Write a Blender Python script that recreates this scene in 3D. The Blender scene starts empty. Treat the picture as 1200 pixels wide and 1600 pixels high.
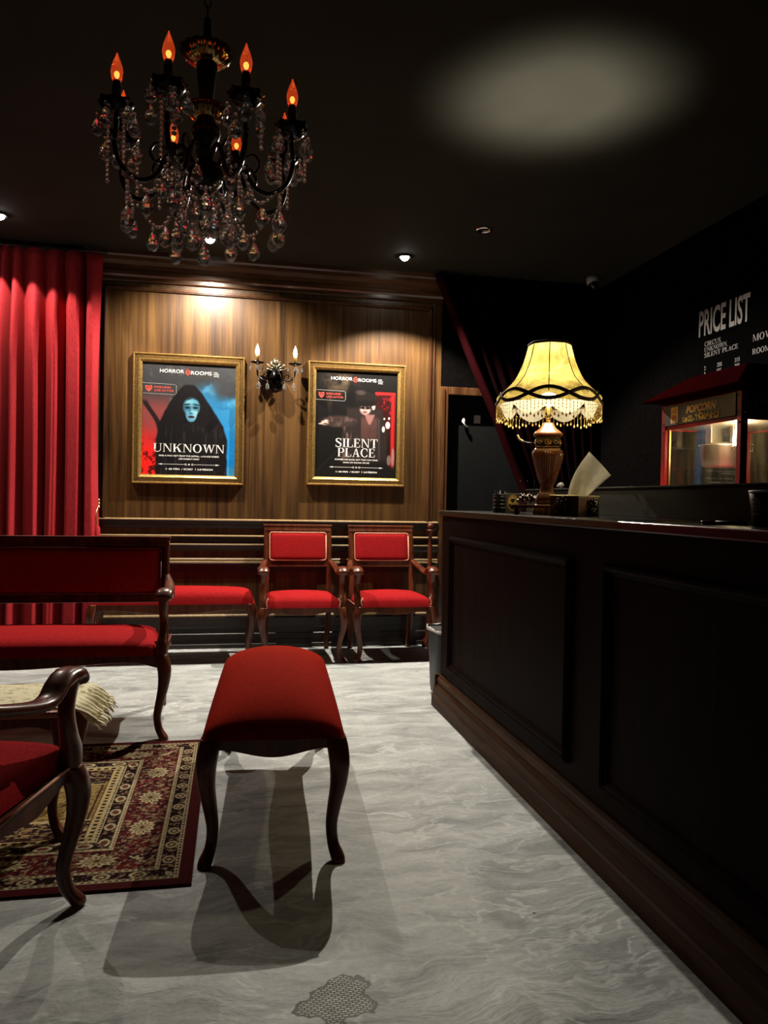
import bpy, math, random
import numpy as np
from math import sin, cos, pi, radians as rad, sqrt, atan2
from mathutils import Vector, Matrix

scn = bpy.context.scene
COL = scn.collection

# ------------------------------------------------------------------ camera / world / exposure
YAW, PITCH, ROLL, FPX, EYE = 0.1995, 0.01505, -0.01817, 1198.5, 1.15
fwd = Vector((sin(YAW) * cos(PITCH), cos(YAW) * cos(PITCH), -sin(PITCH)))
rt = Vector((cos(YAW), -sin(YAW), 0))
dn = fwd.cross(rt)
r2 = rt * cos(ROLL) + dn * sin(ROLL)
d2 = -rt * sin(ROLL) + dn * cos(ROLL)
cam_d = bpy.data.cameras.new('camera')
cam = bpy.data.objects.new('camera', cam_d)
COL.objects.link(cam)
cam.matrix_world = Matrix(((r2.x, -d2.x, -fwd.x, 0), (r2.y, -d2.y, -fwd.y, 0), (r2.z, -d2.z, -fwd.z, EYE), (0, 0, 0, 1)))
cam_d.sensor_fit = 'VERTICAL'
cam_d.sensor_height = 24.0
cam_d.lens = 24.0 * FPX / 1600.0
cam_d.clip_start = 0.05
scn.camera = cam
w = bpy.data.worlds.new('world')
scn.world = w
w.use_nodes = True
w.node_tree.nodes['Background'].inputs[0].default_value = (0, 0, 0, 1)
w.node_tree.nodes['Background'].inputs[1].default_value = 0.0
scn.view_settings.view_transform = 'Standard'
scn.view_settings.look = 'None'
scn.view_settings.exposure = 0.0
scn.view_settings.gamma = 1.0
scn.view_settings.use_curve_mapping = False
# downlight settings: (x, y, power, half cone angle, blend, tilt towards the room in degrees)
WARM = (1.0, 0.90, 0.76)
DOWN_LIGHTS = [
    (-0.157, 5.50, 240, 70, 0.60, -8),
    (1.240, 5.535, 400, 67, 0.28, 20),
    (-1.478, 5.375, 80, 61, 0.15, 0),
]
LAMP_UP, LAMP_ALL, POPCORN_W = 300.0, 13.0, 4.0
WALL_Y, CEIL = 5.97, 2.95


# ------------------------------------------------------------------ helpers: objects
def tag(o, label, cat, group=None):
    o['label'] = label
    o['category'] = cat
    if group:
        o['group'] = group
    return o


def thing(name, label, cat, loc=(0, 0, 0), rotz=0.0, group=None):
    o = bpy.data.objects.new(name, None)
    o.empty_display_size = 0.1
    COL.objects.link(o)
    o.location = loc
    o.rotation_euler = (0, 0, rotz)
    return tag(o, label, cat, group)


def kids(o):
    return [c for c in COL.objects if c.parent is o]


def dup(root, loc, rotz, label, group=None):
    def cp(o, par):
        c = o.copy()
        COL.objects.link(c)
        if par is not None:
            c.parent = par
        for k in kids(o):
            cp(k, c)
        return c
    r = cp(root, None)
    r.location = loc
    r.rotation_euler = (0, 0, rotz)
    r['label'] = label
    if group:
        r['group'] = group
    return r


def sub(a, b):
    return (a[0] - b[0], a[1] - b[1], a[2] - b[2])


def smooth_path(pts, n=6):
    """Catmull-Rom through tuples of any length."""
    P = [tuple(map(float, p)) for p in pts]
    if len(P) < 3:
        return P
    out = []
    for i in range(len(P) - 1):
        p0 = P[i - 1] if i > 0 else tuple(2 * a - b for a, b in zip(P[0], P[1]))
        p1, p2 = P[i], P[i + 1]
        p3 = P[i + 2] if i + 2 < len(P) else tuple(2 * a - b for a, b in zip(P[-1], P[-2]))
        for k in range(n):
            t = k / n
            out.append(tuple(0.5 * ((2 * b) + (-a + c) * t + (2 * a - 5 * b + 4 * c - d) * t * t + (-a + 3 * b - 3 * c + d) * t ** 3)
                             for a, b, c, d in zip(p0, p1, p2, p3)))
    out.append(P[-1])
    return out


class MB:
    def __init__(s):
        s.v, s.f, s.s, s.m = [], [], [], []

    def add(s, verts, faces, smooth=False, m=0):
        o = len(s.v)
        s.v += [tuple(p) for p in verts]
        for f in faces:
            s.f.append([i + o for i in f])
            s.s.append(smooth)
            s.m.append(m)
        return s

    def box(s, x0, x1, y0, y1, z0, z1, m=0):
        if x0 > x1: x0, x1 = x1, x0
        if y0 > y1: y0, y1 = y1, y0
        if z0 > z1: z0, z1 = z1, z0
        v = [(x0, y0, z0), (x1, y0, z0), (x1, y1, z0), (x0, y1, z0), (x0, y0, z1), (x1, y0, z1), (x1, y1, z1), (x0, y1, z1)]
        return s.add(v, [(0, 3, 2, 1), (4, 5, 6, 7), (0, 1, 5, 4), (1, 2, 6, 5), (2, 3, 7, 6), (3, 0, 4, 7)], False, m)

    def rings(s, rings, close=True, cap=True, smooth=True, m=0):
        """skin a list of equal-length vertex rings"""
        n = len(rings[0])
        v = [p for r in rings for p in r]
        f = []
        for i in range(len(rings) - 1):
            for j in range(n if close else n - 1):
                k = (j + 1) % n
                f.append((i * n + j, i * n + k, (i + 1) * n + k, (i + 1) * n + j))
        s.add(v, f, smooth, m)
        if cap and close:
            o = len(s.v) - len(v)
            s.f.append([o + j for j in reversed(range(n))]); s.s.append(False); s.m.append(m)
            s.f.append([o + (len(rings) - 1) * n + j for j in range(n)]); s.s.append(False); s.m.append(m)
        return s

    def lathe(s, prof, c=(0, 0, 0), n=24, sq=None, rot=0.0, cap=True, smooth=True, m=0):
        """prof: (r, z); sq: superellipse power for squarish sections"""
        R = []
        for r, z in prof:
            ring = []
            for k in range(n):
                a = 2 * pi * k / n
                q = 1.0
                if sq:
                    q = (abs(cos(a)) ** sq + abs(sin(a)) ** sq) ** (-1 / sq)
                ring.append((c[0] + r * q * cos(a + rot), c[1] + r * q * sin(a + rot), c[2] + z))
            R.append(ring)
        return s.rings(R, True, cap, smooth, m)

    def sweep(s, pts, sizes, up=(0, 0, 1), n=10, sq=2.0, smooth=True, m=0, cap=True):
        """pts: 3D path; sizes: half (side, normal) sizes per point"""
        P = [Vector(p) for p in pts]
        R = []
        for i, p in enumerate(P):
            t = (P[min(i + 1, len(P) - 1)] - P[max(i - 1, 0)]).normalized()
            u = Vector(up)
            sd = u.cross(t)
            if sd.length < 1e-4:
                sd = Vector((1, 0, 0)).cross(t)
                if sd.length < 1e-4:
                    sd = Vector((0, 1, 0)).cross(t)
            sd.normalize()
            nn = t.cross(sd)
            a_, b_ = sizes[i] if hasattr(sizes[0], '__len__') else (sizes[i], sizes[i])
            ring = []
            for k in range(n):
                a = 2 * pi * (k + 0.5) / n
                q = (abs(cos(a)) ** sq + abs(sin(a)) ** sq) ** (-1 / sq)
                ring.append(tuple(p + sd * (a_ * q * cos(a)) + nn * (b_ * q * sin(a))))
            R.append(ring)
        return s.rings(R, True, cap, smooth, m)

    def tube(s, pts, r, n=8, m=0):
        return s.sweep(pts, [(r, r)] * len(pts), n=n, m=m)

    def vstack(s, secs, n=14, sq=3.0, m=0):
        """horizontal sections: (x, y, z, half x, half y)"""
        R = []
        for x, y, z, a_, b_ in secs:
            ring = []
            for k in range(n):
                a = 2 * pi * (k + 0.5) / n
                q = (abs(cos(a)) ** sq + abs(sin(a)) ** sq) ** (-1 / sq)
                ring.append((x + a_ * q * cos(a), y + b_ * q * sin(a), z))
            R.append(ring)
        return s.rings(R, True, True, True, m)

    def sphere(s, c, r, n=10, k=6, m=0, sx=1, sy=1, sz=1):
        prof = [(r * sin(pi * i / k), -r * cos(pi * i / k)) for i in range(k + 1)]
        R = [[(c[0] + sx * max(q, 1e-5) * cos(2 * pi * j / n), c[1] + sy * max(q, 1e-5) * sin(2 * pi * j / n), c[2] + sz * z) for j in range(n)] for q, z in prof]
        return s.rings(R, True, False, True, m)

    def prism(s, poly, y0, y1, m=0):
        """polygon in XZ extruded in Y"""
        n = len(poly)
        v = [(x, y0, z) for x, z in poly] + [(x, y1, z) for x, z in poly]
        f = [tuple(range(n)), tuple(reversed(range(n, 2 * n)))] + [(j, n + j, n + (j + 1) % n, (j + 1) % n) for j in range(n)]
        return s.add(v, f, False, m)

    def grid(s, fn, nu, nv, smooth=True, m=0):
        v = [fn(i / nu, j / nv) for j in range(nv + 1) for i in range(nu + 1)]
        f = [(j * (nu + 1) + i, j * (nu + 1) + i + 1, (j + 1) * (nu + 1) + i + 1, (j + 1) * (nu + 1) + i) for j in range(nv) for i in range(nu)]
        return s.add(v, f, smooth, m)

    def build(s, name, mats, parent=None, bevel=0.0, seg=2, solid=0.0, kind=None, recalc=True):
        me = bpy.data.meshes.new(name)
        me.from_pydata(s.v, [], s.f)
        if not isinstance(mats, (list, tuple)):
            mats = [mats]
        for q in mats:
            me.materials.append(q)
        me.polygons.foreach_set('use_smooth', s.s)
        me.polygons.foreach_set('material_index', s.m)
        if recalc:
            import bmesh
            bm = bmesh.new()
            bm.from_mesh(me)
            bmesh.ops.recalc_face_normals(bm, faces=bm.faces)
            bm.to_mesh(me)
            bm.free()
        me.update()
        o = bpy.data.objects.new(name, me)
        COL.objects.link(o)
        if parent is not None:
            o.parent = parent
        if solid:
            md = o.modifiers.new('solidify', 'SOLIDIFY')
            md.thickness = solid
            md.offset = 0
        if bevel:
            md = o.modifiers.new('bevel', 'BEVEL')
            md.width = bevel
            md.segments = seg
            md.limit_method = 'ANGLE'
            md.angle_limit = rad(40)
        if kind:
            o['kind'] = kind
        return o


def pad_mesh(mb, w_, d_, z0, h, crown, px=6, py=6, taper=0.0, n=28, y_off=0.0, m=0, x_c=0.0):
    """upholstered pad: rounded edges, crowned top; taper narrows the +y end"""
    def P(u, v):
        uu, vv = u * 2 - 1, v * 2 - 1
        # push samples to the rim so the rounding is well resolved
        uu = math.copysign(abs(uu) ** 0.6, uu)
        vv = math.copysign(abs(vv) ** 0.6, vv)
        e = ((1 - abs(uu) ** px) * (1 - abs(vv) ** py))
        z = z0 + h * max(e, 0) ** 0.42 + crown * (1 - uu * uu) * (1 - vv * vv)
        ww = w_ * (1 - taper * (vv + 1) / 2)
        return (x_c + uu * ww / 2, y_off + vv * d_ / 2, z)
    mb.grid(P, n, n, True, m)
    # closed underside
    mb.box(x_c - w_ * (1 - taper) / 2 + .02, x_c + w_ * (1 - taper) / 2 - .02, y_off - d_ / 2 + .02, y_off + d_ / 2 - .02, z0 - .004, z0 + h * .3, m)


# ------------------------------------------------------------------ helpers: materials
def srgb(r, g, b):
    f = lambda c: (c / 255 / 12.92) if c / 255 <= 0.04045 else ((c / 255 + 0.055) / 1.055) ** 2.4
    return (f(r), f(g), f(b))


def new_mat(name):
    m = bpy.data.materials.new(name)
    m.use_nodes = True
    nt = m.node_tree
    b = nt.nodes['Principled BSDF']
    return m, nt, b


def N(nt, typ, **kw):
    n = nt.nodes.new(typ)
    for k, v in kw.items():
        if k.startswith('i_'):
            n.inputs[k[2:].replace('_', ' ')].default_value = v
        else:
            setattr(n, k, v)
    return n


def ramp(nt, fac, stops):
    r = nt.nodes.new('ShaderNodeValToRGB')
    e = r.color_ramp.elements
    while len(e) < len(stops):
        e.new(0.5)
    for k, (p, c) in enumerate(stops):
        e[k].position = p
        e[k].color = (*c[:3], 1)
    nt.links.new(fac, r.inputs[0])
    return r.outputs[0]


def coords(nt, scale=(1, 1, 1), rot=(0, 0, 0)):
    tc = nt.nodes.new('ShaderNodeTexCoord')
    mp = nt.nodes.new('ShaderNodeMapping')
    mp.inputs['Scale'].default_value = scale
    mp.inputs['Rotation'].default_value = rot
    nt.links.new(tc.outputs['Object'], mp.inputs[0])
    return mp.outputs[0]


def bump(nt, b, h, strength=0.2, dist=0.01):
    n = nt.nodes.new('ShaderNodeBump')
    n.inputs['Strength'].default_value = strength
    n.inputs['Distance'].default_value = dist
    nt.links.new(h, n.inputs['Height'])
    nt.links.new(n.outputs[0], b.inputs['Normal'])


def plain(name, col, rough=0.5, metal=0.0, noise=0.12, nscale=30, coat=0.0, spec=0.5):
    m, nt, b = new_mat(name)
    v = coords(nt)
    t = N(nt, 'ShaderNodeTexNoise', i_Scale=nscale, i_Detail=3.0)
    nt.links.new(v, t.inputs['Vector'])
    c0 = tuple(c * (1 - noise) for c in col)
    c1 = tuple(min(1, c * (1 + noise)) for c in col)
    nt.links.new(ramp(nt, t.outputs['Fac'], [(0.3, c0), (0.7, c1)]), b.inputs['Base Color'])
    b.inputs['Roughness'].default_value = rough
    b.inputs['Metallic'].default_value = metal
    b.inputs['Coat Weight'].default_value = coat
    b.inputs['Specular IOR Level'].default_value = spec
    return m


def wood(name, dark, mid, light, scale=(9, 9, 0.7), rough=0.4, coat=0.0, bmp=0.05, spec=0.5, fine=1.0):
    """grain runs along the axis with the smallest scale"""
    m, nt, b = new_mat(name)
    v = coords(nt, scale)
    n1 = N(nt, 'ShaderNodeTexNoise', i_Scale=1.6, i_Detail=6.0, i_Roughness=0.6, i_Distortion=0.7)
    nt.links.new(v, n1.inputs['Vector'])
    v2 = coords(nt, tuple(s * 7 * fine for s in scale[:2]) + (scale[2] * 2.2,)) if scale[2] <= min(scale[:2]) else coords(nt, tuple(s * 6 for s in scale))
    n2 = N(nt, 'ShaderNodeTexNoise', i_Scale=1.0, i_Detail=4.0, i_Roughness=0.7)
    nt.links.new(v2, n2.inputs['Vector'])
    mx = N(nt, 'ShaderNodeMath', operation='MULTIPLY_ADD')
    nt.links.new(n2.outputs['Fac'], mx.inputs[0])
    mx.inputs[1].default_value = 0.45
    nt.links.new(n1.outputs['Fac'], mx.inputs[2])
    nt.links.new(ramp(nt, mx.outputs[0], [(0.52, dark), (0.70, mid), (0.92, light)]), b.inputs['Base Color'])
    b.inputs['Roughness'].default_value = rough
    b.inputs['Coat Weight'].default_value = coat
    b.inputs['Coat Roughness'].default_value = 0.12
    b.inputs['Specular IOR Level'].default_value = spec
    bump(nt, b, mx.outputs[0], bmp, 0.003)
    return m


def velvet(name, dark, light, scale=(60, 60, 60), rough=0.85, sheen=0.25):
    m, nt, b = new_mat(name)
    v = coords(nt, scale)
    n1 = N(nt, 'ShaderNodeTexNoise', i_Scale=2.2, i_Detail=5.0, i_Roughness=0.7)
    nt.links.new(v, n1.inputs['Vector'])
    nt.links.new(ramp(nt, n1.outputs['Fac'], [(0.35, dark), (0.65, light)]), b.inputs['Base Color'])
    b.inputs['Roughness'].default_value = rough
    b.inputs['Specular IOR Level'].default_value = 0.02
    b.inputs['Sheen Weight'].default_value = sheen
    b.inputs['Sheen Tint'].default_value = (1, 0.15, 0.12, 1)
    bump(nt, b, n1.outputs['Fac'], 0.3, 0.003)
    return m


def emit(name, col, strength):
    m, nt, b = new_mat(name)
    v = coords(nt)
    t = N(nt, 'ShaderNodeTexNoise', i_Scale=3.0)
    nt.links.new(v, t.inputs['Vector'])
    nt.links.new(ramp(nt, t.outputs['Fac'], [(0.2, col), (0.8, tuple(min(1, c * 1.05) for c in col))]), b.inputs['Emission Color'])
    b.inputs['Emission Strength'].default_value = strength
    b.inputs['Base Color'].default_value = (*col, 1)
    return m


def glass(name, col=(1, 1, 1), rough=0.0, ior=1.5):
    m, nt, b = new_mat(name)
    b.inputs['Base Color'].default_value = (*col, 1)
    b.inputs['Transmission Weight'].default_value = 1.0
    b.inputs['Roughness'].default_value = rough
    b.inputs['IOR'].default_value = ior
    return m


def printed(name, rough=0.4):
    m, nt, b = new_mat(name)
    a = N(nt, 'ShaderNodeVertexColor', layer_name='print')
    nt.links.new(a.outputs[0], b.inputs['Base Color'])
    b.inputs['Roughness'].default_value = rough
    return m


M = {}
M['wall_wood'] = wood('walnut_laminate', (0.017, 0.0062, 0.0011), (0.062, 0.0265, 0.0050), (0.125, 0.060, 0.0135), (11, 11, 0.45), rough=0.42, bmp=0.03)
M['trim_wood'] = wood('dark_trim_wood', (0.03, 0.011, 0.004), (0.06, 0.024, 0.009), (0.10, 0.044, 0.017), (1.2, 14, 14), rough=0.28, coat=0.3)
M['trim_wood_v'] = wood('dark_trim_wood_upright', (0.03, 0.011, 0.004), (0.06, 0.024, 0.009), (0.10, 0.044, 0.017), (14, 14, 1.2), rough=0.3, coat=0.3)
M['mahogany'] = wood('polished_mahogany', (0.040, 0.0075, 0.004), (0.085, 0.019, 0.008), (0.14, 0.038, 0.015), (10, 10, 2), rough=0.30, coat=0.08, bmp=0.02, spec=0.3)
M['counter_wood'] = wood('dark_counter_laminate', (0.0045, 0.0014, 0.0008), (0.008, 0.0026, 0.0014), (0.013, 0.0045, 0.0024), (14, 14, 0.8), rough=0.6, bmp=0.02, spec=0.03)
M['counter_base'] = wood('counter_base_wood', (0.022, 0.0092, 0.0036), (0.042, 0.018, 0.0072), (0.068, 0.031, 0.0135), (12, 0.8, 12), rough=0.5, bmp=0.03, spec=0.06)
M['counter_top'] = plain('black_countertop', (0.008, 0.007, 0.007), 0.22, noise=0.3)
M['board'] = wood('dark_grey_board', (0.009, 0.0088, 0.0072), (0.015, 0.0145, 0.012), (0.023, 0.022, 0.018), (16, 0.8, 9), rough=0.65, bmp=0.05, spec=0.1)
M['ceiling'] = plain('black_ceiling_paint', (0.026, 0.0245, 0.019), 0.9, noise=0.12, nscale=2.5, spec=0.1)
M['black_wall'] = plain('black_wall_paint', (0.0030, 0.0026, 0.0026), 0.95, noise=0.2, spec=0.0)
M['black'] = plain('black_lacquer', (0.006, 0.006, 0.006), 0.35)
M['black_matte'] = plain('black_matte', (0.008, 0.008, 0.008), 0.7, spec=0.2)
M['dark_metal'] = plain('black_chrome', (0.03, 0.03, 0.032), 0.18, metal=1.0)
M['door_grey'] = plain('dark_grey_door', (0.006, 0.006, 0.0062), 0.7, spec=.1)
M['red_velvet'] = velvet('red_velvet', (0.22, 0.0075, 0.009), (0.37, 0.016, 0.018), sheen=0.03)
M['stool_velvet'] = velvet('ribbed_red_velvet', (0.20, 0.0055, 0.0010), (0.36, 0.0130, 0.0028), (22, 220, 60), sheen=0.0)
M['curtain'] = velvet('curtain_velvet', (0.26, 0.016, 0.022), (0.38, 0.030, 0.036), (70, 70, 20), sheen=0.06)
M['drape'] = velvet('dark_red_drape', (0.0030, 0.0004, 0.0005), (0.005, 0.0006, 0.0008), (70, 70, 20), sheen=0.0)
M['drape_fold_lit'] = velvet('dark_red_drape_lit', (0.010, 0.0008, 0.0014), (0.016, 0.0012, 0.0022), (70, 70, 20), sheen=0.0)  # brighter copy of the drape red: light on the leading fold is painted in
M['piping'] = plain('pale_piping', (0.55, 0.22, 0.13), 0.6)
M['red_piping'] = plain('red_piping', (0.14, 0.008, 0.006), 0.6)
M['gold'] = plain('gilded_frame', (0.52, 0.33, 0.10), 0.34, metal=0.85, noise=0.25, nscale=60)
M['gold_dark'] = plain('antique_gold_beading', (0.30, 0.17, 0.055), 0.42, metal=0.7, noise=0.3, nscale=120)
M['brass'] = plain('brass', (0.75, 0.60, 0.25), 0.25, metal=1.0)
M['steel'] = plain('steel', (0.72, 0.68, 0.60), 0.38, metal=1.0, noise=0.05)
M['chrome'] = plain('chrome', (0.8, 0.8, 0.8), 0.1, metal=1.0, noise=0.03)
M['white'] = plain('white_plastic', (0.75, 0.75, 0.73), 0.5, noise=0.04)
M['print_white'] = plain('white_print', (0.82, 0.81, 0.78), 0.5, noise=0.03)
M['price_white'] = plain('price_letters', (0.27, 0.255, 0.245), 0.6, noise=0.08)
M['print_red'] = plain('red_print', (0.55, 0.06, 0.04), 0.5, noise=0.05)
M['print_grey'] = plain('grey_print', (0.42, 0.40, 0.38), 0.5, noise=0.05)
M['crystal'] = glass('crystal_glass', (0.97, 0.96, 0.95), 0.03, 1.7)
M['crystal'].node_tree.nodes['Principled BSDF'].inputs['Transmission Weight'].default_value = 0.95
M['rail'] = wood('near_black_rail_wood', (0.006, 0.002, 0.001), (0.011, 0.004, 0.002), (0.018, 0.007, 0.004), (1.2, 14, 14), rough=0.35)
M['rail_top_lit'] = plain('lit_rail_edge', (0.24, 0.16, 0.075), 0.4, noise=0.2, nscale=40)  # pale gold paints the downlight highlight onto the rails' top edges


# ------------------------------------------------------------------ lettering
def text_geo(txt, size=1.0, bold=0.0, xs=1.0, align='LEFT', spacing=1.0):
    cu = bpy.data.curves.new('lettering', 'FONT')
    cu.body = txt
    cu.size = size
    cu.offset = bold * size
    cu.align_x = align
    cu.space_character = spacing
    cu.resolution_u = 3
    cu.fill_mode = 'FRONT'
    ob = bpy.data.objects.new('lettering', cu)
    COL.objects.link(ob)
    dg = bpy.context.evaluated_depsgraph_get()
    me = bpy.data.meshes.new_from_object(ob.evaluated_get(dg))
    v = [(p.co.x * xs, p.co.y) for p in me.vertices]
    f = [tuple(p.vertices) for p in me.polygons]
    bpy.data.objects.remove(ob)
    bpy.data.meshes.remove(me)
    bpy.data.curves.remove(cu)
    return v, f


def put_text(mb, txt, x, z, size, y=0.0, bold=0.0, xs=1.0, align='LEFT', spacing=1.0, m=0, slant=0.0, width=None):
    """flat lettering facing -Y; size is the cap height"""
    v, f = text_geo(txt, size / 0.69, bold, 1.0, 'LEFT', spacing)
    if not v:
        return
    x0, x1 = min(p[0] for p in v), max(p[0] for p in v)
    if width:
        xs = width / (x1 - x0)
    off = {'LEFT': 0, 'CENTER': -(x0 + x1) / 2, 'RIGHT': -x1}[align] if align != 'LEFT' else -x0
    mb.add([(x + (p[0] + off) * xs + slant * p[1], y, z + p[1]) for p in v], f, False, m)


def arc_strip(cx, cz, a0, a1, outer, inner, n=20):
    """quads between two elliptical arcs (radians)"""
    Q = []
    for k in range(n):
        t0, t1 = a0 + (a1 - a0) * k / n, a0 + (a1 - a0) * (k + 1) / n
        Q.append([(cx + outer[0] * cos(t0), cz + outer[1] * sin(t0)), (cx + outer[0] * cos(t1), cz + outer[1] * sin(t1)),
                  (cx + inner[0] * cos(t1), cz + inner[1] * sin(t1)), (cx + inner[0] * cos(t0), cz + inner[1] * sin(t0))])
    return Q


def serif_glyph(ch):
    T, t, S, e = 0.15, 0.05, 0.045, 0.07
    R = lambda x0, y0, x1, y1: [(x0, y0), (x1, y0), (x1, y1), (x0, y1)]
    foot = lambda x, w_: R(x - e, 0, x + w_ + e, S)
    head = lambda x, w_: R(x - e, 1 - S, x + w_ + e, 1)
    D = lambda xa, xb, w_, y0=0.0, y1=1.0: [(xa, y0), (xa + w_, y0), (xb + w_, y1), (xb, y1)]
    if ch == 'I': return [R(.08, 0, .08 + T, 1), foot(.08, T), head(.08, T)], .31
    if ch == 'L': return [R(.08, 0, .08 + T, 1), head(.08, T), R(.01, 0, .62, S), D(.56, .60, .05, 0, .28)], .66
    if ch == 'E': return [R(.08, 0, .08 + T, 1), R(.01, 0, .62, S), R(.01, 1 - S, .60, 1), R(.08, .49, .46, .54), D(.57, .60, .05, 0, .26), R(.55, .76, .60, 1), R(.43, .40, .47, .63)], .68
    if ch == 'T': return [R(.30, 0, .30 + T, 1), foot(.30, T), R(.02, 1 - S, .73, 1), R(.02, .74, .06, 1), R(.69, .74, .73, 1)], .75
    if ch == 'U': return [R(.08, .32, .08 + T, 1), head(.08, T), R(.66, .32, .66 + t, 1), head(.66, t)] + arc_strip(.395, .33, pi, 2 * pi, (.315, .35), (.265 - .1 * 0 - .0, .29)) , .82
    if ch == 'N': return [R(.10, 0, .10 + t, 1), foot(.10, t), R(.02, 1 - S, .24, 1), R(.72, 0, .72 + t, 1), head(.72, t), [(.70, 0), (.77, 0), (.26, 1), (.09, 1)]], .87
    if ch == 'M': return [R(.10, 0, .10 + t, 1), foot(.10, t), R(.02, 1 - S, .24, 1), R(.86, 0, .86 + T, 1), foot(.86, T), R(.86, 1 - S, 1.08, 1), [(.50, 0), (.56, 0), (.26, 1), (.10, 1)], [(.50, 0), (.55, 0), (.92, 1), (.86, 1)]], 1.12
    if ch == 'K': return [R(.08, 0, .08 + T, 1), foot(.08, T), head(.08, T), [(.20, .42), (.25, .38), (.72, 1), (.65, 1)], [(.36, .60), (.60, 0), (.80, 0), (.45, .70)], R(.55, 0, .88, S), R(.56, 1 - S, .82, 1)], .88
    if ch == 'O': return arc_strip(.43, .5, 0, 2 * pi, (.41, .52), (.25, .465), 36), .87
    if ch == 'C': return arc_strip(.43, .5, .22 * pi, 1.78 * pi, (.41, .52), (.26, .465), 30) + [R(.67, .64, .71, .98), R(.67, .06, .71, .28)], .78
    if ch == 'P': return [R(.08, 0, .08 + T, 1), foot(.08, T), R(.01, 1 - S, .40, 1), R(.2, .44, .40, .485)] + arc_strip(.38, .72, -pi / 2, pi / 2, (.30, .28), (.15, .235)), .71
    if ch == 'R': return [R(.08, 0, .08 + T, 1), foot(.08, T), R(.01, 1 - S, .40, 1), R(.2, .46, .40, .505)] + arc_strip(.38, .73, -pi / 2, pi / 2, (.30, .27), (.15, .225)) + [[(.34, .48), (.58, 0), (.76, 0), (.48, .5)], R(.58, 0, .84, S)], .83
    if ch == 'A': return [[(.09, 0), (.15, 0), (.44, 1), (.38, 1)], [(.56, 0), (.73, 0), (.45, 1), (.37, 1)], R(.22, .31, .58, .36), R(0, 0, .24, S), R(.48, 0, .82, S)], .80
    if ch == 'V': return [[(.38, 0), (.46, 0), (.26, 1), (.09, 1)], [(.38, 0), (.44, 0), (.73, 1), (.67, 1)], R(0, 1 - S, .34, 1), R(.58, 1 - S, .82, 1)], .80
    if ch == 'W': return [[(.33, 0), (.40, 0), (.25, 1), (.09, 1)], [(.34, 0), (.39, 0), (.60, 1), (.55, 1)], [(.79, 0), (.86, 0), (.69, 1), (.53, 1)], [(.80, 0), (.85, 0), (1.09, 1), (1.03, 1)], R(0, 1 - S, .34, 1), R(.94, 1 - S, 1.18, 1)], 1.15
    if ch == 'S':
        pts = smooth_path([(.56, .80, .03), (.48, .93, .03), (.32, .985, .03), (.15, .90, .055), (.11, .75, .07), (.22, .61, .075), (.38, .50, .08), (.53, .38, .075), (.56, .22, .065), (.46, .07, .045), (.30, .015, .03), (.14, .07, .03), (.07, .22, .03)], 4)
        Q = []
        for a, b in zip(pts[:-1], pts[1:]):
            d = Vector((b[0] - a[0], b[1] - a[1])).normalized()
            nx, nz = -d.y, d.x
            Q.append([(a[0] + nx * a[2], a[1] + nz * a[2]), (b[0] + nx * b[2], b[1] + nz * b[2]), (b[0] - nx * b[2], b[1] - nz * b[2]), (a[0] - nx * a[2], a[1] - nz * a[2])])
        return Q + [R(.555, .72, .595, 1), R(.055, 0, .095, .30)], .68
    if ch == ',': return [[(.04, .0), (.14, .0), (.14, .1), (.04, .1)], [(.02, -.12), (.07, -.12), (.14, .02), (.06, .02)]], .2
    if ch == ' ': return [], .35
    return [], .4


def put_serif(mb, txt, x, z, h, width=None, y=0.0, m=0, align='LEFT', gap=0.06):
    polys, pen = [], 0.0
    for ch in txt:
        P, wd = serif_glyph(ch)
        polys += [[(a + pen, b) for a, b in p] for p in P]
        pen += wd + gap
    pen -= gap
    sx = (width / pen) if width else h
    x0 = x - (pen * sx / 2 if align == 'CENTER' else 0)
    for p in polys:
        mb.add([(x0 + a * sx, y, z + b * h) for a, b in p], [tuple(range(len(p)))], False, m)


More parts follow.
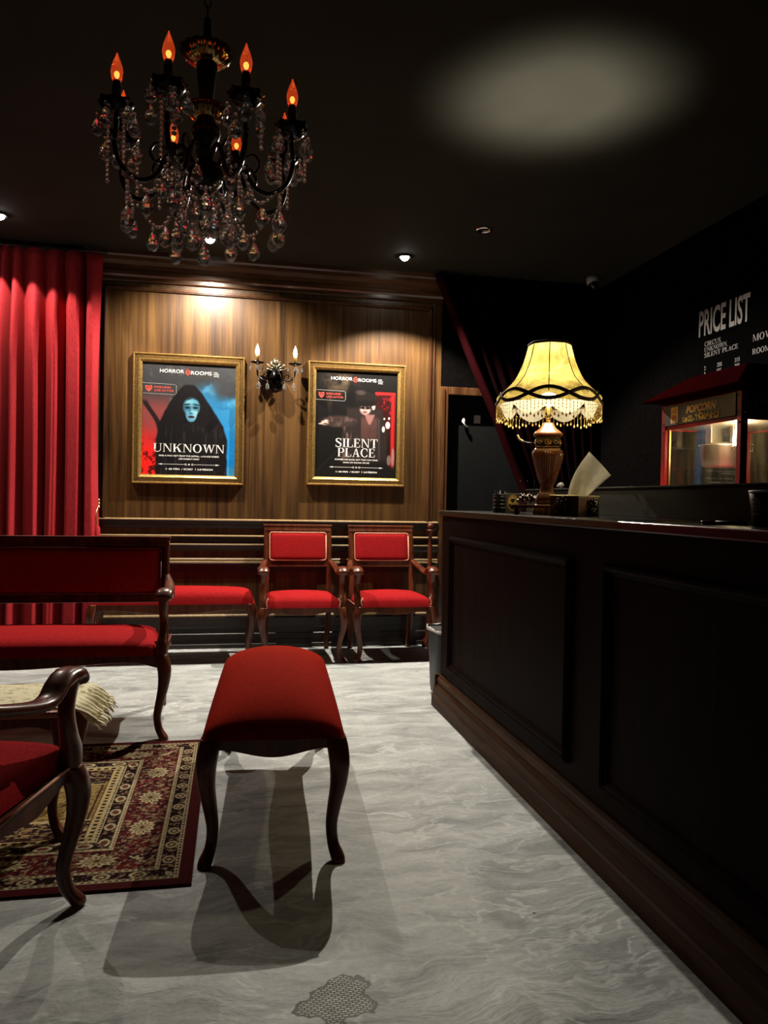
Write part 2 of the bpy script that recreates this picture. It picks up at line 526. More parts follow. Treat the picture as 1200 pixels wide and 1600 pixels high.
# ------------------------------------------------------------------ setting: floor, ceiling, walls
def floor_material():
    m, nt, b = new_mat('polished_grey_concrete')
    L = nt.links.new
    v = coords(nt)
    wv = N(nt, 'ShaderNodeTexNoise', i_Scale=2.6, i_Detail=3.0, i_Roughness=0.5)
    L(v, wv.inputs['Vector'])
    add = N(nt, 'ShaderNodeVectorMath', operation='MULTIPLY_ADD')
    L(wv.outputs['Color'], add.inputs[0])
    add.inputs[1].default_value = (0.20, 0.26, 0.0)
    L(v, add.inputs[2])
    sc = N(nt, 'ShaderNodeVectorMath', operation='MULTIPLY')
    L(add.outputs[0], sc.inputs[0])
    sc.inputs[1].default_value = (2.0, 5.2, 1)
    ridg = N(nt, 'ShaderNodeTexNoise', i_Scale=1.5, i_Detail=7.0, i_Roughness=0.62, i_Distortion=0.35)
    L(sc.outputs[0], ridg.inputs['Vector'])
    # soft pale trowel veins: ridged noise, only where a large mask lets them through
    rn = N(nt, 'ShaderNodeTexNoise', i_Scale=1.7, i_Detail=4.0, i_Roughness=0.55, i_Distortion=0.35)
    L(sc.outputs[0], rn.inputs['Vector'])
    d = N(nt, 'ShaderNodeMath', operation='SUBTRACT'); L(rn.outputs['Fac'], d.inputs[0]); d.inputs[1].default_value = 0.5
    a = N(nt, 'ShaderNodeMath', operation='ABSOLUTE'); L(d.outputs[0], a.inputs[0])
    vein = N(nt, 'ShaderNodeMapRange', interpolation_type='SMOOTHSTEP'); L(a.outputs[0], vein.inputs[0])
    vein.inputs[1].default_value = 0.0; vein.inputs[2].default_value = 0.035; vein.inputs[3].default_value = 1.0; vein.inputs[4].default_value = 0.0
    big = N(nt, 'ShaderNodeTexNoise', i_Scale=1.6, i_Detail=5.0); L(v, big.inputs['Vector'])
    bigr = N(nt, 'ShaderNodeMapRange'); L(big.outputs['Fac'], bigr.inputs[0])
    bigr.inputs[1].default_value = 0.36; bigr.inputs[2].default_value = 0.62; bigr.inputs[3].default_value = 0.0; bigr.inputs[4].default_value = 0.75
    base = ramp(nt, ridg.outputs['Fac'], [(0.34, (0.245, 0.262, 0.262)), (0.50, (0.395, 0.418, 0.415)), (0.66, (0.535, 0.560, 0.555))])
    mul = N(nt, 'ShaderNodeMath', operation='MULTIPLY'); L(vein.outputs[0], mul.inputs[0]); L(bigr.outputs[0], mul.inputs[1])
    mix = N(nt, 'ShaderNodeMix', data_type='RGBA')
    L(mul.outputs[0], mix.inputs['Factor']); L(base, mix.inputs['A']); mix.inputs['B'].default_value = (0.66, 0.69, 0.685, 1)
    # fine speckle and dark chips
    sp = N(nt, 'ShaderNodeTexNoise', i_Scale=55.0, i_Detail=4.0, i_Roughness=0.7); L(v, sp.inputs['Vector'])
    spr = ramp(nt, sp.outputs['Fac'], [(0.30, (0.84, 0.84, 0.84)), (0.65, (1.05, 1.05, 1.05))])
    mm = N(nt, 'ShaderNodeMix', data_type='RGBA', blend_type='MULTIPLY'); mm.inputs['Factor'].default_value = 1
    L(mix.outputs['Result'], mm.inputs['A']); L(spr, mm.inputs['B'])
    vo = N(nt, 'ShaderNodeTexVoronoi', i_Scale=3.1); L(v, vo.inputs['Vector'])
    ch = N(nt, 'ShaderNodeMath', operation='LESS_THAN'); L(vo.outputs['Distance'], ch.inputs[0]); ch.inputs[1].default_value = 0.022
    m3 = N(nt, 'ShaderNodeMix', data_type='RGBA'); L(ch.outputs[0], m3.inputs['Factor']); L(mm.outputs['Result'], m3.inputs['A']); m3.inputs['B'].default_value = (0.06, 0.06, 0.055, 1)
    # worn patch where the coating has come off and mesh shows
    sub_ = N(nt, 'ShaderNodeVectorMath', operation='SUBTRACT'); L(v, sub_.inputs[0]); sub_.inputs[1].default_value = (0.258, 1.728, 0)
    wob = N(nt, 'ShaderNodeTexNoise', i_Scale=11.0, i_Detail=3.0); L(v, wob.inputs['Vector'])
    ln = N(nt, 'ShaderNodeVectorMath', operation='LENGTH'); L(sub_.outputs[0], ln.inputs[0])
    ad = N(nt, 'ShaderNodeMath', operation='MULTIPLY_ADD'); L(wob.outputs['Fac'], ad.inputs[0]); ad.inputs[1].default_value = 0.17; L(ln.outputs['Value'], ad.inputs[2])
    inn = N(nt, 'ShaderNodeMath', operation='LESS_THAN'); L(ad.outputs[0], inn.inputs[0]); inn.inputs[1].default_value = 0.168
    rim = N(nt, 'ShaderNodeMath', operation='COMPARE'); L(ad.outputs[0], rim.inputs[0]); rim.inputs[1].default_value = 0.168; rim.inputs[2].default_value = 0.004
    br = N(nt, 'ShaderNodeTexBrick', i_Scale=34.0); L(v, br.inputs['Vector'])
    br.inputs['Color1'].default_value = (0.66, 0.66, 0.60, 1); br.inputs['Color2'].default_value = (0.38, 0.38, 0.34, 1); br.inputs['Mortar'].default_value = (0.035, 0.035, 0.03, 1)
    br.inputs['Mortar Size'].default_value = 0.07
    m4 = N(nt, 'ShaderNodeMix', data_type='RGBA'); L(inn.outputs[0], m4.inputs['Factor']); L(m3.outputs['Result'], m4.inputs['A']); L(br.outputs['Color'], m4.inputs['B'])
    m5 = N(nt, 'ShaderNodeMix', data_type='RGBA'); L(rim.outputs[0], m5.inputs['Factor']); L(m4.outputs['Result'], m5.inputs['A']); m5.inputs['B'].default_value = (0.07, 0.07, 0.065, 1)
    L(m5.outputs['Result'], b.inputs['Base Color'])
    b.inputs['Roughness'].default_value = 0.55
    b.inputs['Specular IOR Level'].default_value = 0.3
    hh = N(nt, 'ShaderNodeMath', operation='SUBTRACT'); L(ridg.outputs['Fac'], hh.inputs[0]); L(inn.outputs[0], hh.inputs[1])
    bump(nt, b, hh.outputs[0], 0.8, 0.016)
    return m


def struct(mb, name, mats, bevel=0.0):
    o = mb.build(name, mats, None, bevel)
    o['kind'] = 'structure'
    return o


XL, XR, YF = -3.0, 3.0, -1.6
struct(MB().box(XL - .1, XR + .1, YF - .1, 6.3, -.1, 0), 'floor', floor_material())
struct(MB().box(XL - .1, XR + .1, YF - .1, 6.3, CEIL, CEIL + .1), 'ceiling', M['ceiling'])
struct(MB().box(XL - .1, XL, YF - .1, 6.3, 0, CEIL), 'wall_left', M['black_wall'])
struct(MB().box(XR, XR + .1, YF - .1, 6.3, 0, CEIL), 'wall_right', M['black_wall'])
struct(MB().box(XL, XR, YF - .1, YF, 0, CEIL), 'wall_front', M['black_wall'])
struct(MB().box(XL, 1.655, WALL_Y, WALL_Y + .15, 0, CEIL), 'wall_back', M['wall_wood'])
DX0, DX1, DZ = 1.715, 2.62, 2.01
struct(MB().box(1.655, XR, WALL_Y + .01, WALL_Y + .15, DZ, CEIL).box(DX1, XR, WALL_Y + .01, WALL_Y + .15, 0, DZ)
       .box(1.655, DX0, WALL_Y + .01, WALL_Y + .15, 0, DZ).box(1.655, XR, 6.2, 6.25, 0, DZ), 'wall_back_dark', M['black_wall'])
# door with frame
d1 = struct(MB().box(DX0 + .035, DX1, WALL_Y + .09, WALL_Y + .13, 0.005, DZ - .004), 'door_1', M['door_grey'], .003)
MB().sweep(smooth_path([(1.872, WALL_Y + .07, 1.835), (1.868, WALL_Y + .055, 1.805), (1.878, WALL_Y + .05, 1.775), (1.905, WALL_Y + .06, 1.762)], 5),
           [(.006 + .012 * sin(pi * k / 15), .006) for k in range(16)], n=8).build('door_handle', M['print_grey'], d1)
MB().box(1.965, 2.02, WALL_Y + .08, WALL_Y + .09, 1.80, 1.865).build('door_plate', M['print_grey'], d1, .002)
struct(MB().box(1.65, DX0, WALL_Y - .02, WALL_Y + .02, 0, DZ + .062).box(DX0, DX1 + .065, WALL_Y - .02, WALL_Y + .02, DZ, DZ + .062)
       .box(DX1, DX1 + .065, WALL_Y - .02, WALL_Y + .02, 0, DZ)
       .box(1.66, DX0 - .03, WALL_Y - .032, WALL_Y - .02, 0, DZ + .05), 'trim_door', M['trim_wood_v'], .004)


def rail(name, z0, z1, prof, x0=-1.02, x1=1.648, mat='rail', bead=True):
    """horizontal moulding on the back wall: prof = [(depth, fraction of height)] from bottom to top, pale bead along the top edge with its highlight in the colour"""
    mb = MB()
    R = []
    for x in (x0, x1):
        R.append([(x, WALL_Y + .005, z0)] + [(x, WALL_Y - d, z0 + (z1 - z0) * t) for d, t in prof] + [(x, WALL_Y + .005, z1)])
    mb.rings(R, True, True, False)
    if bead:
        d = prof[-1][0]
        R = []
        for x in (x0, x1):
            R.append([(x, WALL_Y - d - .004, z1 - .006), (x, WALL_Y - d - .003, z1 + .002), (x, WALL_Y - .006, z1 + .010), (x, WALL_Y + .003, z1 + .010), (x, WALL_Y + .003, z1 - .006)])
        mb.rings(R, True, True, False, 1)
    return struct(mb, name, [M[mat], M['rail_top_lit']], 0)


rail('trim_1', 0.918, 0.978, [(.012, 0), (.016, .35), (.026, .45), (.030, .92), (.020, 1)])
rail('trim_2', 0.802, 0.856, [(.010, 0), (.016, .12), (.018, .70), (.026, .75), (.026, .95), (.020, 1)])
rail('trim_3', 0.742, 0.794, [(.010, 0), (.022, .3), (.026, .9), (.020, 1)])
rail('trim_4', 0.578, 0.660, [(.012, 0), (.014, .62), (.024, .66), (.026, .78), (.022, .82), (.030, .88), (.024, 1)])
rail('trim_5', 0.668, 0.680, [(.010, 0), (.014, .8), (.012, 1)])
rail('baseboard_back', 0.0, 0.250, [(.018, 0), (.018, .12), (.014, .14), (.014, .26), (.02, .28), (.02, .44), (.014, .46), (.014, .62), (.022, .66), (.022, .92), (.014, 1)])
# cornice
rail('trim_cornice', 2.735, 2.95, [(.012, 0), (.016, .04), (.016, .16), (.03, .22), (.034, .34), (.028, .40), (.036, .55), (.050, .68), (.056, .80), (.066, .86), (.066, 1)], x0=-1.05, x1=1.655, mat='trim_wood', bead=False)
# moulding around the big panel
pm = MB()
for (x0, x1, z0, z1) in ((-.925, 1.575, 2.672, 2.700), (-.925, -.897, 0.988, 2.700), (1.547, 1.575, 0.988, 2.700)):
    pm.box(x0, x1, WALL_Y - .014, WALL_Y + .004, z0, z1)
    if x1 - x0 > 1:
        pm.box(x0 + .008, x1 - .008, WALL_Y - .02, WALL_Y - .014, z0 + .008, z1 - .008)
    else:
        pm.box(x0 + .008, x1 - .008, WALL_Y - .02, WALL_Y - .014, z0, z1 - .008)
struct(pm, 'trim_panel', M['trim_wood_v'], .003)
struct(MB().box(1.585, 1.60, WALL_Y - .012, WALL_Y + .004, .99, 2.73), 'trim_batten', M['trim_wood_v'], .003)


# ------------------------------------------------------------------ curtains
def make_curtain():
    rng = random.Random(4)
    x0, x1 = -2.9, -0.925
    top, bot = 2.905, 0.012
    # irregular pleats
    centres, ph = [], 0.0
    nU, nV = 420, 40
    pos = [0.0]
    while pos[-1] < 1.0:
        pos.append(pos[-1] + rng.uniform(.034, .075))
    amps = [rng.uniform(.11, .22) for _ in pos]
    skew = [rng.uniform(-.012, .012) for _ in pos]

    def fn(u, v):
        z = top + (bot - top) * v
        k = 0
        while k + 1 < len(pos) - 1 and pos[k + 1] < u:
            k += 1
        t = (u - pos[k]) / (pos[k + 1] - pos[k])
        a = amps[k] * (0.45 + 0.55 * min(1, v * 4))
        y = .035 - a * (0.5 - 0.5 * cos(2 * pi * t)) ** 0.55
        y += .012 * sin(2 * pi * (t * 2) + k) * min(1, v * 3)
        x = x0 + (x1 - x0) * u + skew[k] * v * 2.2 * sin(pi * t) + .03 * sin(pi * v) * (u - .5)
        edge = max(0, (u - .93) / .07)
        x -= edge * .035 * sin(pi * min(1, v * 1.25))
        if v < .02:
            y *= .7
        return (x, max(5.81 if u > .84 else 5.70, min(5.955, 5.90 + y)), z)
    root = thing('stage_curtain', 'tall pleated red velvet curtain hanging from the ceiling beside the wood panelled wall', 'curtain', (0, 0, 0))
    MB().grid(fn, nU, nV).build('drape', M['curtain'], root, solid=.004, recalc=False)
    MB().tube([(x0, 5.90, 2.915), (x1 + .03, 5.90, 2.915)], .012, 8).build('curtain_rod', M['black'], root)
    # tie cord with a small bronze finial at the right hand edge
    cb = MB()
    cb.tube(smooth_path([(-.93, 5.92, 1.10), (-.945, 5.86, 1.02), (-.94, 5.85, .93)], 5), .006, 6)
    for z in (1.115, 1.09, 1.065):
        cb.sphere((-.932, 5.90, z), .011, 8, 5)
    cb.build('tie_cord', M['brass'], root)
    tb = MB()
    tb.lathe([(.006, .93), (.02, .92), (.024, .86), (.034, .74), (.038, .70), (.0, .70)], (-.935, 5.86, 0), 16)
    tb.build('tassel', M['curtain'], root)


make_curtain()


def make_dark_drape():
    top = 2.94

    def fn(u, v):
        z = top + (0.01 - top) * v
        # left edge is pulled to the right: straight slope, then hangs
        zl = max(z, 1.25)
        xl = 1.56 + (2.32 - 1.56) * (2.94 - zl) / (2.94 - 1.25)
        x = xl + (2.96 - xl) * u
        f = 11
        y = 5.88 - .035 * (0.5 - 0.5 * cos(2 * pi * f * u + 1.5 * v)) - .02 * math.exp(-((u - .03) / .035) ** 2)
        return (x, y, z)
    root = thing('tied_back_drape', 'dark red drape drawn diagonally aside in front of the grey door', 'curtain')
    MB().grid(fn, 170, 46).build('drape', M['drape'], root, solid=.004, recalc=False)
    pts = []
    for k in range(13):
        z = 2.90 - (2.90 - 1.22) * k / 12
        x = 1.56 + (2.32 - 1.56) * (2.94 - z) / (2.94 - 1.25)
        pts.append((x + .012, 5.83 - .010 * sin(k), z))
    MB().sweep(smooth_path(pts, 4), [(.034, .050)] * 49, up=(0, 1, 0), n=14).build('gathered_fold', M['drape_fold_lit'], root)


make_dark_drape()


# ------------------------------------------------------------------ downlights
M['lens'] = emit('downlight_lens', (1.0, 0.93, 0.82), 60)


def downlight(x, y, label, spot=None):
    t = thing('ceiling_downlight', label, 'downlight', (x, y, CEIL), 0, 'ceiling downlights')
    MB().lathe([(.034, -.001), (.036, -.010), (.050, -.012), (.056, -.006), (.056, 0.0)], n=28, cap=False).build('trim_ring', M['black'] if spot else M['chrome'], t)
    if spot:
        MB().lathe([(.0005, -.034), (.016, -.031), (.026, -.022), (.031, -.010), (.031, -.001)], n=24, cap=False).build('lens', M['lens'], t)
        ld = bpy.data.lights.new('downlight_beam', 'SPOT')
        ld.energy = spot[2]
        ld.color = WARM
        ld.spot_size = rad(spot[3] * 2)
        ld.spot_blend = spot[4]
        ld.shadow_soft_size = 0.012
        lo = bpy.data.objects.new('downlight_beam', ld)
        COL.objects.link(lo)
        lo.parent = t
        lo.location = (0, 0, -.040)
        lo.rotation_euler = (rad(-spot[5]), 0, 0)
    else:
        MB().lathe([(.0005, -.004), (.02, -.004), (.034, -.002)], n=20, cap=False).build('lens', M['dark_metal'], t)


downlight(DOWN_LIGHTS[0][0], DOWN_LIGHTS[0][1], 'lit ceiling downlight glowing behind the bottom of the chandelier', DOWN_LIGHTS[0])
downlight(DOWN_LIGHTS[1][0], DOWN_LIGHTS[1][1], 'lit ceiling downlight over the right hand framed poster', DOWN_LIGHTS[1])
downlight(DOWN_LIGHTS[2][0], DOWN_LIGHTS[2][1], 'lit ceiling downlight over the red curtain at the left edge', DOWN_LIGHTS[2])
downlight(1.625, 4.86, 'unlit chrome ceiling fitting, a faint glint right of the lit downlights')

# security camera
t = thing('dome_camera', 'small pale dome security camera on the dark ceiling above the lamp', 'security camera', (2.80, 5.66, CEIL))
MB().lathe([(.048, 0), (.052, -.02), (.050, -.045), (.046, -.06)], n=24).build('housing', plain('pale_grey_plastic', (0.42, 0.43, 0.46), .5), t)
MB().sphere((0, -.012, -.062), .042, 16, 10).build('dome', M['black'], t)


# ------------------------------------------------------------------ posters
def sm(a, b, x):
    t_ = np.clip((x - a) / (b - a), 0, 1)
    return t_ * t_ * (3 - 2 * t_)


def vnoise(u, v, s, seed):
    r = np.random.default_rng(seed)
    G = r.random((64, 64))
    def one(uu, vv):
        i, j = np.floor(uu).astype(int), np.floor(vv).astype(int)
        fu, fv = uu - i, vv - j
        fu, fv = fu * fu * (3 - 2 * fu), fv * fv * (3 - 2 * fv)
        g = lambda a, b: G[a % 64, b % 64]
        return (g(i, j) * (1 - fu) + g(i + 1, j) * fu) * (1 - fv) + (g(i, j + 1) * (1 - fu) + g(i + 1, j + 1) * fu) * fv
    return 0.5 * one(u * s, v * s) + 0.3 * one(u * s * 2.1 + 9, v * s * 2.1 + 5) + 0.2 * one(u * s * 4.3 + 3, v * s * 4.3 + 7)


def lin(c):
    c = np.asarray(c, float) / 255
    return np.where(c <= .04045, c / 12.92, ((c + .055) / 1.055) ** 2.4)


def blend(img, col, a):
    return img * (1 - a[..., None]) + np.asarray(col, float) * a[..., None]


def ell(u, v, cu, cv, ru, rv, soft=.15):
    d = np.sqrt(((u - cu) / ru) ** 2 + ((v - cv) / rv) ** 2)
    return 1 - sm(1 - soft, 1 + soft, d)


def art_veil(u, v):
    n = vnoise(u, v * 1.3, 7, 1)
    n2 = vnoise(u, v, 22, 2)
    img = np.zeros(u.shape + (3,)) + np.array((50, 50, 52))
    red = sm(.32, .72, v + .12 * (n - .5)) * (1 - sm(.28, .45, u))
    img = blend(img, (130, 62, 62), sm(.22, .45, v) * (1 - sm(.25, .42, u)))
    img = blend(img, (232, 34, 30), red * sm(.5, .9, v + .1 * n))
    img = blend(img, (70, 10, 12), red * sm(.52, .7, n2) * sm(.6, .9, v))
    blu = sm(.46, .62, u + .1 * (n - .5)) * sm(.10, .34, v + .12 * (n - .5))
    img = blend(img, (44, 120, 170), blu)
    img = blend(img, (20, 140, 225), blu * sm(.4, .9, v))
    img = blend(img, (92, 165, 205), blu * sm(.52, .75, n) * .6)
    corner = sm(.72, .86, u + .12 * (n - .5)) * (1 - sm(.24, .36, v + .10 * (n - .5)))
    img = blend(img, (58, 60, 64), corner)
    img = blend(img, (75, 72, 72), sm(.55, .7, n2) * (1 - sm(.1, .3, v)) * .5)
    # dark curved branch on the left, pale path line
    br = np.abs(u - (.02 + .17 * sm(.32, .60, v) ** .8))
    img = blend(img, (30, 22, 24), (1 - sm(.015, .04, br)) * sm(.32, .36, v) * (1 - sm(.58, .62, v)))
    img = blend(img, (95, 85, 82), (1 - sm(.008, .02, np.abs(u - .30))) * sm(.28, .33, v) * (1 - sm(.42, .5, v)) * .6)
    # veil silhouette
    half = np.where(v < .56, .02 + .33 * np.clip((v - .175) / .385, 0, 1) ** .72, .35 + .03 * sm(.56, .7, v))
    half = half + .012 * (n2 - .5)
    cen = .50 + .03 * sm(.3, .7, v)
    veil = (1 - sm(half - .012, half + .012, np.abs(u - cen))) * sm(.175, .2, v)
    img = blend(img, (20, 18, 20), veil)
    img = blend(img, (52, 46, 50), veil * sm(.58, .75, vnoise(u * 3, v * .5, 18, 5)) * sm(.5, .62, v) * .6)
    # woman's face: broad brow, narrow chin, lit from the right, dark hair framing it
    f = np.maximum(ell(u, v, .524, .385, .088, .085, .10), ell(u, v, .522, .440, .062, .082, .10))
    img = blend(img, (84, 146, 174), f)
    img = blend(img, (140, 192, 208), ell(u, v, .560, .430, .034, .05, .7) * f * .8)
    img = blend(img, (120, 178, 198), ell(u, v, .500, .345, .05, .03, .7) * f * .7)
    img = blend(img, (36, 70, 90), (1 - sm(.440, .480, u)) * f * .8)
    img = blend(img, (36, 70, 90), sm(.585, .615, u) * f * .6)
    hair = (1 - sm(.322, .345, v + .35 * np.abs(u - .50) + .02 * (n2 - .5)))
    img = blend(img, (22, 24, 28), f * (1 - sm(.300, .318, v - .30 * np.abs(u - .535))) * .9)
    for s, cu in ((-1, .482), (1, .566)):
        img = blend(img, (40, 84, 104), ell(u, v, cu, .392, .034, .024, .7) * .8)
        img = blend(img, (10, 14, 18), ell(u, v, cu, .392 , .024, .0075, .6))
        img = blend(img, (14, 20, 26), ell(u, v, cu + s * .004, .362 + .12 * s * (u - cu), .034, .0055, .6))
    img = blend(img, (52, 96, 118), ell(u, v, .508, .415, .007, .028, .7) * .8)
    img = blend(img, (40, 78, 98), ell(u, v, .522, .444, .018, .006, .7) * .9)
    img = blend(img, (44, 22, 30), ell(u, v, .524, .474 + 1.2 * (u - .524) ** 2, .032, .010, .5))
    img = blend(img, (90, 40, 50), ell(u, v, .524, .480, .022, .004, .6) * .7)
    img = blend(img, (20, 34, 42), ell(u, v, .592 + .08 * (v - .4), .43, .004, .05, .8) * .6 * f)
    img = blend(img, (14, 16, 20), sm(.505, .53, v) * f * .7)
    # pale emblem of cracked wall lines at upper left
    return img


def art_hat(u, v):
    n = vnoise(u, v * 1.3, 8, 11)
    n2 = vnoise(u, v, 24, 12)
    img = np.zeros(u.shape + (3,)) + np.array((13, 11, 11))
    img = blend(img, (92, 76, 58), ell(u, v, .30, .10, .20, .09, .6) * sm(.3, .7, n) * .8)
    img = blend(img, (55, 45, 36), ell(u, v, .17, .24, .03, .16, .6) * .6)
    img = blend(img, (6, 5, 5), ell(u, v, .43, .24, .05, .15, .3) * .8)
    # room beyond the red door
    doorway = sm(.72, .74, u) * (1 - sm(.955, .965, u)) * sm(.2, .22, v)
    img = blend(img, (44, 8, 10), doorway * (1 - sm(.5, .9, v)))
    img = blend(img, (120, 20, 26), doorway * sm(.52, .62, n2) * (1 - sm(.35, .55, v)))
    bar = sm(.915, .925, u) * (1 - sm(.972, .982, u)) * sm(.185, .2, v) * (1 - sm(.86, .92, v))
    img = blend(img, (196, 28, 30), bar * (.55 + .45 * (np.abs(u - .945) < .012)))
    img = blend(img, (190, 30, 32), sm(.72, .73, u) * (1 - sm(.965, .98, u)) * (1 - sm(.010, .016, np.abs(v - .197))))
    # coat
    body = (1 - sm(.20, .235, np.abs(u - .60) - .06 * sm(.35, .6, v) + .03 * (n2 - .5))) * sm(.31, .37, v) * (1 - sm(.80, .9, v))
    img = blend(img, (36, 28, 28), body)
    img = blend(img, (112, 88, 84), body * sm(.50, .72, vnoise(u * 1.4, v * .8, 14, 15)) * (1 - sm(.42, .55, u)) * .8)
    arm = ell(u, v, .29, .475, .20, .055, .3)
    img = blend(img, (50, 38, 37), arm)
    img = blend(img, (104, 82, 78), arm * sm(.5, .7, n2) * .6)
    vest = (1 - sm(.09, .11, np.abs(u - .655))) * sm(.40, .45, v) * (1 - sm(.62, .68, v))
    img = blend(img, (84, 54, 50), vest * (.5 + .5 * n))
    img = blend(img, (150, 104, 100), ((1 - sm(.0, .02, np.abs(u - .66) - .055 * (1 - np.clip((v - .40) / .10, 0, 1)))) * sm(.39, .41, v) * (1 - sm(.49, .5, v))) * .85)
    img = blend(img, (60, 56, 58), (1 - sm(.008, .016, np.abs(u - .775 - .03 * (v - .5)))) * sm(.42, .45, v) * (1 - sm(.8, .86, v)) * .8)
    # outstretched hand
    img = blend(img, (190, 160, 152), ell(u, v, .115, .492, .045, .022, .35))
    img = blend(img, (200, 170, 160), ell(u, v, .065, .502, .026, .006, .5))
    img = blend(img, (200, 170, 160), ell(u, v, .135, .470, .024, .007, .5))
    img = blend(img, (20, 14, 14), ell(u, v, .125, .502, .024, .006, .5))
    # head, mask and hat
    img = blend(img, (178, 152, 145), ell(u, v, .605, .352, .066, .050, .25))
    img = blend(img, (206, 182, 174), ell(u, v, .705, .325, .022, .03, .3))
    img = blend(img, (14, 8, 8), ell(u, v, .606, .338, .07, .014, .4))
    img = blend(img, (150, 120, 112), ell(u, v, .604, .345, .010, .03, .6) * .8)
    img = blend(img, (40, 22, 22), ell(u, v, .600, .378, .028, .006, .6))
    img = blend(img, (150, 110, 104), ell(u, v, .60, .392, .04, .012, .4) * .7)
    img = blend(img, (24, 19, 18), ell(u, v, .615, .255, .135, .065, .15))
    img = blend(img, (16, 12, 12), ell(u, v, .60, .295, .15, .030, .2))
    img = blend(img, (66, 56, 52), ell(u, v, .545, .195, .06, .022, .5) * .8)
    # pale gloved hand and candles on the right
    img = blend(img, (225, 214, 205), ell(u, v, .885, .495, .028, .034, .25))
    img = blend(img, (230, 220, 208), ell(u, v, .832, .535, .018, .028, .25))
    img = blend(img, (240, 224, 200), ell(u, v, .90, .43, .012, .012, .4))
    img = blend(img, (236, 220, 200), ell(u, v, .842, .435, .010, .010, .4))
    img = blend(img, (120, 104, 98), ell(u, v, .905, .83, .026, .05, .25) * .9)
    img = blend(img, (150, 130, 120), ell(u, v, .955, .80, .018, .09, .25) * .8)
    img = blend(img, (70, 64, 62), (1 - sm(.002, .006, np.abs((u - .01) - (.96 - v) * 1.25))) * sm(.72, .75, v) * .6)
    return img


def colour_grid(name, x0, x1, z0, z1, nu, nv, fn, mat, parent, flat=False, y=0.0):
    U, V = np.meshgrid(np.linspace(0, 1, nu), np.linspace(0, 1, nv))
    img = lin(np.clip(fn(U, V), 0, 255))
    P = np.zeros((nv, nu, 3))
    if flat:
        P[..., 0] = x0 + (x1 - x0) * U; P[..., 1] = z1 + (z0 - z1) * V; P[..., 2] = y
    else:
        P[..., 0] = x0 + (x1 - x0) * U; P[..., 1] = y; P[..., 2] = z1 + (z0 - z1) * V
    idx = np.arange(nu * nv).reshape(nv, nu)
    F = np.stack([idx[1:, :-1], idx[1:, 1:], idx[:-1, 1:], idx[:-1, :-1]], -1).reshape(-1, 4)
    me = bpy.data.meshes.new(name)
    me.vertices.add(nu * nv)
    me.vertices.foreach_set('co', P.reshape(-1))
    me.loops.add(F.size)
    me.loops.foreach_set('vertex_index', F.reshape(-1).astype(np.int32))
    me.polygons.add(len(F))
    me.polygons.foreach_set('loop_start', np.arange(0, F.size, 4, dtype=np.int32))
    me.polygons.foreach_set('loop_total', np.full(len(F), 4, dtype=np.int32))
    me.update(calc_edges=True)
    at = me.color_attributes.new('print', 'FLOAT_COLOR', 'POINT')
    at.data.foreach_set('color', np.concatenate([img, np.ones(img.shape[:2] + (1,))], -1).reshape(-1).astype(np.float32))
    me.materials.append(mat)
    o = bpy.data.objects.new(name, me)
    COL.objects.link(o)
    if parent is not None:
        o.parent = parent
    return o


M['print'] = printed('poster_print', .35)


